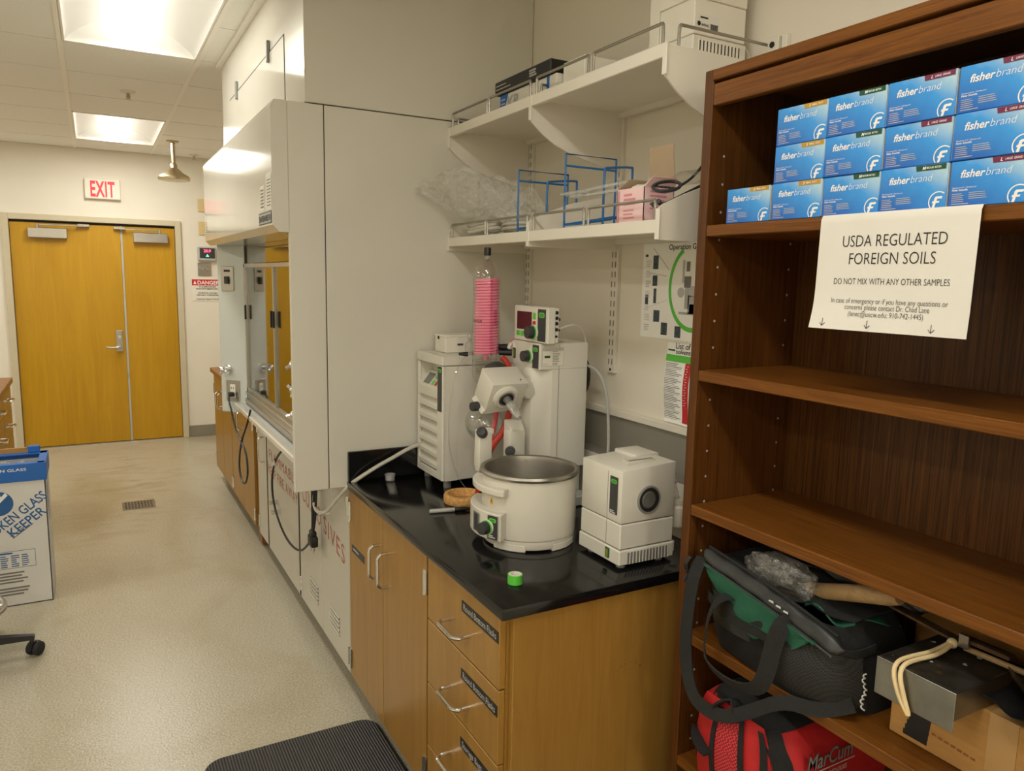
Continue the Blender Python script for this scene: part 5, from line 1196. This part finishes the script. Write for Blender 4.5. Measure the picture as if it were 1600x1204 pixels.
# display on the tower
b = MB(); X0, X1, Y0, Y1, Z0, Z1 = 1.306, 1.352, 2.104, 2.332, 1.486, 1.607
b.box(X0, X0+.030, Y0, Y1, Z0, Z1, 'instr', .003); b.box(X0+.031, X1, Y0+.004, Y1, Z0+.002, Z1-.002, 'instr', .003); dp = b.build('display_unit', t)
b = MB(); o_ = (X0, Y1, Z0); b.patch(o_, RX, UP, .020, .122, .040, .102, 'display'); b.patch(o_, RX, UP, .128, .148, .078, .100, 'green'); b.patch(o_, RX, UP, .128, .148, .055, .072, 'red')
for k in range(3): b.patch(o_, RX, UP, .018+k*.028, .041+k*.028, .016, .034, 'green')
b.build('screen', dp)
b = MB(); brandplate(b, (X0, Y0+.066, Z0+.006), RX, UP, .052, .108); b.build('label_strip', dp)
knob(dp, (X0-.0005, Y0+.088, Z0+.034), (-1, 0, 0), .0215)
b = MB()
for k, z in enumerate((.104, .086, .068, .048, .025)): b.cyl((X0+.036, Y0+.003, Z0+z), (X0+.036, Y0+.0055, Z0+z), .0062 if k < 4 else .0045, 'ink', seg=14)
for z in (.045, .08): b.cyl((X1, Y0+.03, Z0+z), (X1+.018, Y0+.03, Z0+z), .008, 'black', .005, seg=14)
b.build('socket', dp)
# drive head
th = math.radians(30); hc = Vector((1.2085, 2.17, 1.350)); fa_ = Vector((0, -math.cos(th), -math.sin(th))); nu_ = Vector((0, -math.sin(th), math.cos(th)))
Xh = Matrix.Translation(hc)@Matrix(((1, 0, 0, 0), (0, fa_.y, nu_.y, 0), (0, fa_.z, nu_.z, 0), (0, 0, 0, 1)))
b = MB(); b.box(-.0685, .0685, -.098, 0, -.114, 0, 'instr', .004, X=Xh, seg=2)
b.prism([(-.0685, -.110), (-.078, -.128), (-.060, -.128), (.055, -.118), (.0685, -.104)], 'y', -.09, -.004, 'instr', .001, X=Xh); b.cyl(Xh@Vector((.045, -.02, .0005)), Xh@Vector((.045, -.02, .0012)), .003, 'ink', seg=10); dh = b.build('drive_head', t)
c0 = Xh@Vector((-.006, 0, -.056))
b = MB(); b.rev([(.047, -.002), (.046, .006), (.038, .012), (.030, .012)], c0, fa_, 'instr', 36); b.rev([(.030, .012), (.024, .014), (.022, .008), (0, .008)], c0, fa_, 'steel', 32); b.rev([(.0222, .0125), (.017, .013), (.016, .004), (0, .004)], c0, fa_, 'ink', 28); b.build('coupling_ring', dh)
b = MB(); b.rev([(.0135, .0), (.0135, .035), (.0165, .040), (.0165, .055), (.0135, .060), (.0145, .075), (.0105, .108), (.0085, .112), (.006, .112)], c0, fa_, 'frosted', 24); b.build('vapour_duct', t)
MB().rev([(.0, -.005), (.046, -.004), (.050, .004), (.050, .030), (.044, .036), (0, .036)], Xh@Vector((.0, -.098, -.050)), -fa_, 'dgrey', 32).build('clamp_collar', t)
b = MB(); b.tube([Xh@Vector((.07, -.03, -.03)), (1.30, 2.215, 1.315), (1.315, 2.24, 1.31)], .03, 'instr', 14); b.build('pivot_arm', t)
knob(dh, Xh@Vector((-.070, -.045, -.125)), (-1, -.2, 0), .0165, 'lock_knob', False)
# condenser: glass jacket, pink coil, cap, funnel, flask
cx, cy = 1.222, 2.385; rc = .0495
b = MB(); b.rev([(.0125, 1.245), (.0125, 1.275), (.020, 1.30), (.047, 1.345), (rc, 1.365), (rc, 1.695), (.047, 1.720), (.038, 1.742), (.024, 1.757), (.0105, 1.765), (.0095, 1.785)], (cx, cy, 0), (0, 0, 1), 'glass', 40)
for k in range(5): b.rev([(rc+.0004, 1.372+k*.008), (rc+.002, 1.374+k*.008), (rc+.0004, 1.376+k*.008)], (cx, cy, 0), (0, 0, 1), 'glass', 32)
cd = b.build('condenser_jacket', t)
b = MB(); pts = []; n = 26
for k in range(n*20+1):
    a = 2*PI*k/20; pts.append((cx+.0415*math.cos(a), cy+.0415*math.sin(a), 1.430+.266*k/(n*20)))
b.tube(pts, .0046, 'pink', 7); pts = []
for k in range(26*14+1):
    a = 2*PI*k/14; pts.append((cx+.027*math.cos(a), cy+.027*math.sin(a), 1.430+.266*k/(26*14)))
b.tube(pts, .0052, 'pink', 7); b.tube([(cx, cy, 1.41), (cx, cy, 1.69)], .010, 'pink', 8); b.tube([(cx+.02, cy-.02, 1.40), (cx+.035, cy-.022, 1.39), (cx+.05, cy-.02, 1.395)], .005, 'pink', 8); b.build('coil', cd)
MB().rev([(.0105, 1.778), (.0125, 1.779), (.0125, 1.802), (.011, 1.806), (0, 1.806)], (cx, cy, 0), (0, 0, 1), 'black', 20).build('cap', cd)
b = MB(); b.text('BUCHI GLAS', None, None, None, .013, 'ink', 'c', bold=.01, width=.045, fn=lambda u, v: Vector((cx+(rc+.0008)*math.cos(math.radians(198)+u/rc), cy+(rc+.0008)*math.sin(math.radians(198)+u/rc), 1.545+v))); b.build('lettering', cd)
b = MB(); q0 = Vector((cx, cy-.02, 1.335)); q1 = Xh@Vector((0, -.125, -.050)); b.rev([(.030, 0), (.030, (q1-q0).length*.6), (.036, (q1-q0).length)], q0, q1-q0, 'glass', 24); b.build('glass_neck', t)
b = MB(); fc = Vector((1.200, 2.350, 1.186)); R = .068; prof = [(.0008, -R)]
for k in range(1, 20):
    a = -PI/2+PI*k/20*.93; prof.append((R*math.cos(a), R*math.sin(a)))
prof += [(.014, R*.985), (.014, R+.028), (.0165, R+.030), (.0165, R+.038)]
b.rev(prof, fc, (0, 0, 1), 'glass', 40); b.build('receiving_flask', t)
b = MB(); b.rev([(.017, 0), (.019, .002), (.019, .012), (.017, .014)], (fc.x, fc.y, fc.z+R+.022), (0, 0, 1), 'steel', 20); b.tube([(fc.x-.02, fc.y-.015, fc.z+R+.03), (fc.x-.03, fc.y-.02, fc.z+R+.022), (fc.x-.018, fc.y-.02, fc.z+R+.014)], .003, 'steel', 6); b.build('joint_clip', t)
# hose fittings
for p, q in (((1.262, 2.36, 1.437), (1.30, 2.335, 1.437)), ((1.262, 2.37, 1.455), (1.285, 2.345, 1.457)), ((1.258, 2.345, 1.385), (1.285, 2.325, 1.385))): MB().cyl(p, q, .010, 'black', .012, seg=14).build('hose_nut', t)
MB().cyl((1.175, 2.44, 1.425), (1.150, 2.46, 1.425), .009, 'black', .005).build('hose_nut', t)
b = MB(); b.tube([(1.262, 2.335, 1.420), (1.272, 2.315, 1.405), (1.278, 2.305, 1.375), (1.272, 2.30, 1.34)], .0105, 'hose', 10, smooth=2); b.build('hose', t)
b = MB(); b.tube([(1.30, 2.32, 1.455), (1.31, 2.33, 1.475), (1.302, 2.345, 1.47), (1.29, 2.345, 1.45)], .0075, 'whiterubber', 8, smooth=2); b.tube([(1.302, 2.345, 1.475), (1.312, 2.335, 1.478), (1.318, 2.33, 1.465)], .008, 'pinkhose', 8, smooth=1); b.build('hose', t)
b = MB(); b.tube([(1.258, 2.26, 1.255), (1.252, 2.265, 1.215), (1.235, 2.27, 1.165), (1.195, 2.275, 1.12), (1.17, 2.28, 1.06), (1.15, 2.30, CT+.012)], .0115, 'hose', 10, smooth=2); b.tube([(1.258, 2.26, 1.262), (1.256, 2.262, 1.235)], .0095, 'clearplastic', 10); b.build('hose', t)
b = MB(); b.tube([(1.225, 2.30, 1.30), (1.222, 2.298, 1.22), (1.20, 2.295, 1.14), (1.185, 2.30, 1.06), (1.17, 2.33, CT+.012)], .009, 'pinkhose', 10, smooth=2); b.build('hose', t)
b = MB(); b.tube([(1.175, 2.455, 1.42), (1.130, 2.455, 1.36), (1.105, 2.45, 1.20), (1.105, 2.44, 1.06), (1.14, 2.40, .945), (1.18, 2.37, .922)], .0019, 'glass', 6, smooth=2); b.build('vacuum_tube', t)
# white lift grip and the arm behind the bath
b = MB(); b.prism([(2.188, 1.205), (2.150, 1.195), (2.150, 1.085), (2.160, 1.062), (2.185, 1.062), (2.195, 1.085)], 'x', 1.083, 1.130, 'instr', .005, seg=2); b.box(1.118, 1.142, 2.16, 2.19, 1.185, 1.205, 'instr', .003); g_ = b.build('lift_grip', t)
b = MB(); c = Vector((1.098, 2.158, 1.192)); b.rev([(.0, 0), (.017, 0), (.018, .006), (.018, .018), (.014, .022), (0, .023)], c, Vector((-.6, -.6, .55)), 'dgrey', 20); b.build('grip_button', g_)
b = MB(); b.box(1.125, 1.30, 2.20, 2.235, 1.065, 1.085, 'instr', .004); b.box(1.222, 1.285, 2.195, 2.25, 1.05, 1.185, 'instr', .010, seg=2); b.prism([(2.195, 1.18), (2.25, 1.18), (2.25, 1.215), (2.225, 1.215)], 'x', 1.226, 1.281, 'instr', .003); b.build('support_arm', t)
knob(t, (1.225, 2.195, 1.115), (-.6, -.8, .1), .017, 'clamp_knob', False)
# cables of the evaporator
b = MB(); b.tube([(1.365, 2.134, 1.533), (1.40, 2.12, 1.548), (1.44, 2.13, 1.548), (1.485, 2.15, 1.515), (1.497, 2.16, 1.482)], .0035, 'whiterubber', 8, smooth=2); b.build('signal_cable', t)
b = MB(); b.tube([(1.502, 2.20, 1.44), (1.522, 2.18, 1.40), (1.522, 2.18, 1.32), (1.502, 2.20, 1.29)], .012, 'black', 8, smooth=2); b.tube([(1.508, 2.18, 1.405), (1.525, 2.12, 1.39), (1.535, 2.08, 1.33), (1.535, 2.06, 1.22), (1.525, 2.04, 1.12), (1.50, 2.02, 1.02), (1.48, 2.0, .935), (1.45, 1.95, .922)], .0055, 'lgrey', 8, smooth=2); b.build('power_cable', t)

# ---- heating bath
cx, cy = 1.130, 1.905
t = thing('heating_bath', 'round white heating bath with steel rim and black control knob', 'heating bath', (cx, cy, CT))
b = MB(); b.rev([(.136, .946), (.1425, .950), (.1435, .958), (.1435, 1.118), (.1415, 1.126)], (cx, cy, 0), (0, 0, 1), 'bathwhite', 72); body = b.build('body', t)
b = MB(); b.rev([(.125, .922), (.138, .922), (.1405, .926), (.1405, .944), (.136, .947), (.10, .947)], (cx, cy, 0), (0, 0, 1), 'bathwhite', 72)
def arcbox(a0, a1, r0, r1, z0, z1, mt, b, n=14):
    f = lambda a, r: (cx-r*math.cos(a), cy-r*math.sin(a)); pl = [f(a0+(a1-a0)*k/n, r1) for k in range(n+1)]+[f(a1+(a0-a1)*k/n, r0) for k in range(n+1)]
    b.prism(pl, 'z', z0, z1, mt, .003)
for a in (35, 112, 230, 300): arcbox(math.radians(a-22), math.radians(a+22), .115, .1415, CT+.001, .938, 'bathwhite', b)
b.build('base_ring', t)
b = MB(); b.rev([(.142, 1.122), (.1485, 1.124), (.1515, 1.131), (.149, 1.138), (.143, 1.140), (.137, 1.136), (.134, 1.12), (.132, 1.0), (.125, .975), (0, .972)], (cx, cy, 0), (0, 0, 1), 'alu', 72); b.build('steel_bowl', t)
b = MB(); a0, a1 = math.radians(-52), math.radians(33)
arcbox(a0, a1, .138, .178, .951, 1.032, 'bathwhite', b); cb = b.build('control_box', body)
b = MB(); arcbox(math.radians(-48), math.radians(35), .140, .172, 1.082, 1.102, 'bathwhite', b); b.build('grip_rim', body)
def face(adeg, r=.1782): a = math.radians(adeg); return Vector((cx-r*math.cos(a), cy-r*math.sin(a), 0)), Vector((math.sin(a), -math.cos(a), 0)), Vector((-math.cos(a), -math.sin(a), 0))
p, r_, n_ = face(25, .1790); b = MB(); brandplate(b, p-r_*.018+n_*.0022+Vector((0, 0, .957)), r_, UP, .036, .070); 
b.greek(p-r_*.018+n_*.0022+Vector((0, 0, .957)), r_, UP, .004, .03, .012, 2, .005, .0025, 'whiteink', .0012); b.build('label_strip', cb)
p, r_, n_ = face(19, .1790); knob(cb, p+Vector((0, 0, .990)), n_, .0185)
p, r_, n_ = face(1, .1790); b = MB(); b.patch(p-r_*.020+Vector((0, 0, .962)), r_, UP, 0, .036, 0, .058, 'lcd', .001); b.patch(p-r_*.012+Vector((0, 0, .962)), r_, UP, 0, .022, .004, .054, 'dgrey', .0016); b.build('display', cb)
p, r_, n_ = face(0, .1440); b = MB(); q = lambda x, z: p+r_*x+Vector((0, 0, 1.045+z))+n_*.0006
p, r_, n_ = face(10, .1440); b.add([q(-.008, 0), q(.008, 0), q(0, .024)], [(0, 1, 2)], 'yellow'); b.add([q(-.001, .005)+n_*.0004, q(.001, .005)+n_*.0004, q(.0012, .015)+n_*.0004, q(-.0012, .015)+n_*.0004], [(0, 1, 2, 3)], 'ink'); b.build('warning_sticker', body)
b = MB(); b.cyl((cx-.11, cy+.03, CT+.001), (cx-.11, cy+.03, .948), .02, 'black', .028, seg=16); b.build('power_plug', t)

# ---- vacuum pump
t = thing('vacuum_pump', 'cream box-shaped vacuum pump with round window beside the bookcase', 'vacuum pump', (1.31, 1.66, CT))
px0, px1, py0, py1 = 1.218, 1.405, 1.563, 1.752
b = MB(); b.box(px0, px1, py0, py1, .972, 1.042, 'instr', .003); b.prism([(px0, 1.0445), (px0, 1.192), (px1, 1.203), (px1, 1.0445)], 'y', py0, py1, 'instr', .004, seg=2)
b.box(px0-.003, px1+.003, py0-.003, py1+.003, .927, .9695, 'instr', .003); b.box(px0+.005, px1-.005, py0+.005, py1-.005, .965, 1.05, 'greyink'); body = b.build('housing', t)
b = MB(); zt = lambda x: 1.192+.011*(x-px0)/(px1-px0)
def top(x0, x1, y0, y1, mt, up): b.add([(x0, y0, zt(x0)+up), (x1, y0, zt(x1)+up), (x1, y1, zt(x1)+up), (x0, y1, zt(x0)+up)], [(0, 1, 2, 3)], mt)
b.box(px1-.075, px1+.010, py0+.085, py1, 1.17, 1.2085, 'instr', .005, seg=2)
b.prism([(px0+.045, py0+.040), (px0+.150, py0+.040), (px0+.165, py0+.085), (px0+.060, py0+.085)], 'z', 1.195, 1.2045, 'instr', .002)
b.prism([(px0+.058, py0+.046), (px0+.143, py0+.046), (px0+.152, py0+.078), (px0+.067, py0+.078)], 'z', 1.2035, 1.2049, 'chasegrey'); b.prism([(px0+.062, py0+.058), (px0+.145, py0+.058), (px0+.151, py0+.077), (px0+.067, py0+.077)], 'z', 1.2048, 1.2053, 'instr')  # grip recess drawn flat: grey for its shade, paler for its lit wall
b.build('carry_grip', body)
b = MB(); b.box(px0-.0008, px0, py0+.062, py0+.063, 1.048, 1.18, 'greyink'); b.box(px0-.0008, px0, py0+.062, py0+.063, .975, 1.042, 'greyink'); b.build('panel_line', body)
b = MB(); brandplate(b, (px0-.0004, py0+.052, 1.066), RX, UP, .036, .105); b.greek((px0-.0004, py0+.052, 1.066), RX, UP, .003, .03, .010, 2, .005, .0022, 'whiteink', .0012); b.build('label_strip', body)
c = Vector((1.312, py0, 1.103)); b = MB(); b.rev([(.040, -.0005), (.040, .003), (.037, .005), (.034, .004)], c, (0, -1, 0), 'grey', 40); b.rev([(.034, .004), (.033, .0008), (0, .0008)], c, (0, -1, 0), 'dgrey', 36); b.rev([(.024, .001), (.020, .0035), (.014, .0015), (.008, .003), (0, .002)], c, (0, -1, 0), 'grey', 32); w_ = b.build('window_ring', body)
MB().rev([(.034, .0045), (.02, .0055), (0, .006)], c, (0, -1, 0), 'glass', 36).build('window_glass', w_)
b = MB(); b.box(px0-.0055, px0-.002, py0+.040, py0+.060, .936, .966, 'dgreen', .002); b.box(px0-.0075, px0-.005, py0+.044, py0+.056, .940, .962, 'olive', .002); b.build('rocker_switch', body)
b = MB()
for k in range(13): b.box(px0+.026+k*.0112, px0+.032+k*.0112, py0-.0042, py0-.0028, .930, .962, 'greyink'); b.box(px0+.032+k*.0112, px0+.0345+k*.0112, py0-.0055, py0-.002, .929, .963, 'instr')
b.build('vent', body)
for x in (px0+.025, px1-.03):
    for y in (py0+.025, py1-.03): MB().cyl((x, y, CT), (x, y, .930), .013, 'grey', seg=14).build('foot', t)
b = MB(); b.box(px1, px1+.022, py0+.012, py0+.075, .93, .965, 'instr', .004); b.cyl((px1, py0+.05, 1.155), (px1+.03, py0+.05, 1.155), .011, 'dgrey', seg=14); b.cyl((px1, py0+.05, 1.125), (px1+.045, py0+.05, 1.125), .007, 'bathwhite', seg=12); b.build('side_port', t)
b = MB(); b.rev([(0, 1.003), (.024, 1.003), (.026, 1.006), (.026, 1.060), (.021, 1.066), (.022, 1.070), (.022, 1.082), (0, 1.083)], (px1+.037, py0+.028, 0), (0, 0, 1), 'bathwhite', 26); b.cyl((px1+.037, py0+.028, 1.083), (px1+.037, py0+.05, 1.13), .006, 'clearplastic', seg=12); b.tube([(px1, py0+.08, .995), (px1+.05, py0+.07, .995), (px1+.09, py0+.04, .988)], .006, 'bathwhite', 8); b.build('silencer_jar', t)

# ---- small things on the counter
t = thing('cork_ring', 'round cork flask ring lying on the black counter', 'cork ring', (1.108, 2.316, CT))
MB().rev([(.048, .006), (.060, .001), (.068, .001), (.0715, .006), (.0715, .027), (.068, .033), (.058, .033), (.050, .024), (.040, .012), (.040, .004), (.048, .001)], (1.108, 2.318, CT), (0, 0, 1), 'cork', 48).build('ring', t)
t = thing('marker_pen', 'grey and black marker pen lying beside the cork ring', 'marker pen', (1.015, 2.235, CT))
p0, p1 = Vector((.948, 2.250, CT+.0075)), Vector((1.088, 2.2215, CT+.0075)); ax = p1-p0
MB().rev([(0, 0), (.0045, .0005), (.0065, .004), (.0068, .086)], p0, ax, 'lgrey', 18).build('barrel', t)
b = MB(); b.rev([(.0068, .086), (.0074, .087), (.0072, .125), (.005, .130), (.0045, .142), (0, .143)], p0, ax, 'black', 18); b.build('cap', t)
b = MB(); q = p0+ax.normalized()*.03; b.text('SHARPIE', q+Vector((0, 0, .0068)), ax, (ax.normalized().cross(Vector((0, 0, 1)))*-1), .007, 'greyink', 'l', bold=.02, width=.04); b.build('lettering', t)
t = thing('tape_roll', 'small roll of bright green tape near the counter corner', 'tape roll', (.922, 1.612, CT))
c = (.922, 1.615, CT)
MB().rev([(.0165, .0008), (.0195, .0012), (.0195, .0255), (.0165, .026)], c, (0, 0, 1), 'green', 36).build('tape', t)
MB().rev([(.0165, .001), (.0165, .0262), (.0118, .0262), (.0118, .001)], c, (0, 0, 1), 'white', 32).build('core', t)
b = MB()
for k in range(9): a = 2*PI*k/9; b.add([(c[0]+.0142*math.cos(a)+.0012*math.cos(j*PI/3), c[1]+.0142*math.sin(a)+.0012*math.sin(j*PI/3), CT+.0265) for j in range(6)], [tuple(range(6))], 'ink')
b.build('core_print', t)
t = thing('plastic_dish', 'small clear plastic dish on the counter by the hood backsplash', 'dish', (.972, 2.705, CT))
MB().rev([(0, .001), (.018, .001), (.0185, .003), (.0185, .020), (.021, .021), (.021, .025), (.017, .025), (.017, .004), (0, .004)], (.972, 2.700, CT), (0, 0, 1), 'clearplastic', 26).build('dish', t)
# drain tubing over the counter
b = MB(); b.tube([(1.14, 2.725, 1.045), (1.066, 2.715, 1.035), (.995, 2.71, 1.003), (.93, 2.71, .975), (.87, 2.712, .943), (.82, 2.745, .90), (.79, 2.83, .815), (.785, 2.93, .745), (.785, 3.02, .715), (.785, 3.10, .700), (.79, 3.16, .715), (.80, 3.19, .75), (.81, 3.20, .82), (.82, 3.20, .90), (.82, 3.20, .94)], .0075, 'tube', 10, smooth=2)
tag(b.build('drain_tube'), 'milky plastic tube running from behind the chiller over the counter edge', 'tube')
# electric cords at the hood
t = thing('power_cord', 'black cord hanging in a loop from the outlet at the far end of the hood', 'cord', (.66, 4.2, .56))
b = MB(); po = Vector(FPp(.40, 1.012)); b.tube([po+fn*.022, po+fn*.04+Vector((0, 0, -.02)), (.650, 4.42, .93), (.66, 4.366, .823), (.66, 4.10, .785), (.66, 4.02, .74), (.66, 4.00, .66), (.66, 4.08, .585), (.66, 4.18, .565), (.66, 4.27, .60), (.66, 4.27, .68), (.66, 4.18, .80), (.67, 4.02, .93), (.68, 3.99, 1.0)], .0052, 'black', 8, smooth=2); b.build('cable', t)
b = MB(); q = po+fn*.008; X = Matrix.Translation(q); b.box(-.02, .012, -.03, .008, -.012, .012, 'black', .005, X=X, seg=2); b.build('plug', t)
t = thing('power_cord', 'black cord looping below the hood sill and ending in a three-pin plug', 'cord', (.79, 3.5, .38))
b = MB(); b.tube([(.79, 3.30, 1.0), (.775, 3.42, .96), (.76, 3.504, .905), (.765, 3.793, .79), (.77, 3.962, .64), (.775, 3.948, .484), (.785, 3.732, .377), (.79, 3.459, .39), (.79, 3.257, .50), (.79, 3.19, .575), (.79, 3.185, .68), (.79, 3.19, .77), (.80, 3.21, .90)], .0055, 'black', 8, smooth=2)
b.rev([(.0075, 0), (.0075, .05)], (.765, 3.82, .765), Vector((.005, .17, -.15)), 'white', 12); b.build('cable', t)
b = MB(); b.tube([(.80, 3.16, .92), (.79, 3.155, .76), (.788, 3.165, .66), (.788, 3.18, .59)], .0055, 'black', 8, smooth=2); b.tube([(.80, 3.13, .92), (.79, 3.12, .76), (.788, 3.13, .66), (.788, 3.175, .58)], .0055, 'black', 8, smooth=2)
b.box(.772, .804, 3.145, 3.215, .518, .568, 'black', .008, seg=2); b.box(.776, .80, 3.155, 3.205, .56, .590, 'black', .006)
for y in (3.16, 3.20): b.box(.785, .787, y-.004, y+.004, .492, .520, 'steel')
b.cyl((.795, 3.18, .520), (.795, 3.18, .494), .003, 'steel', seg=8); b.build('plug', t)
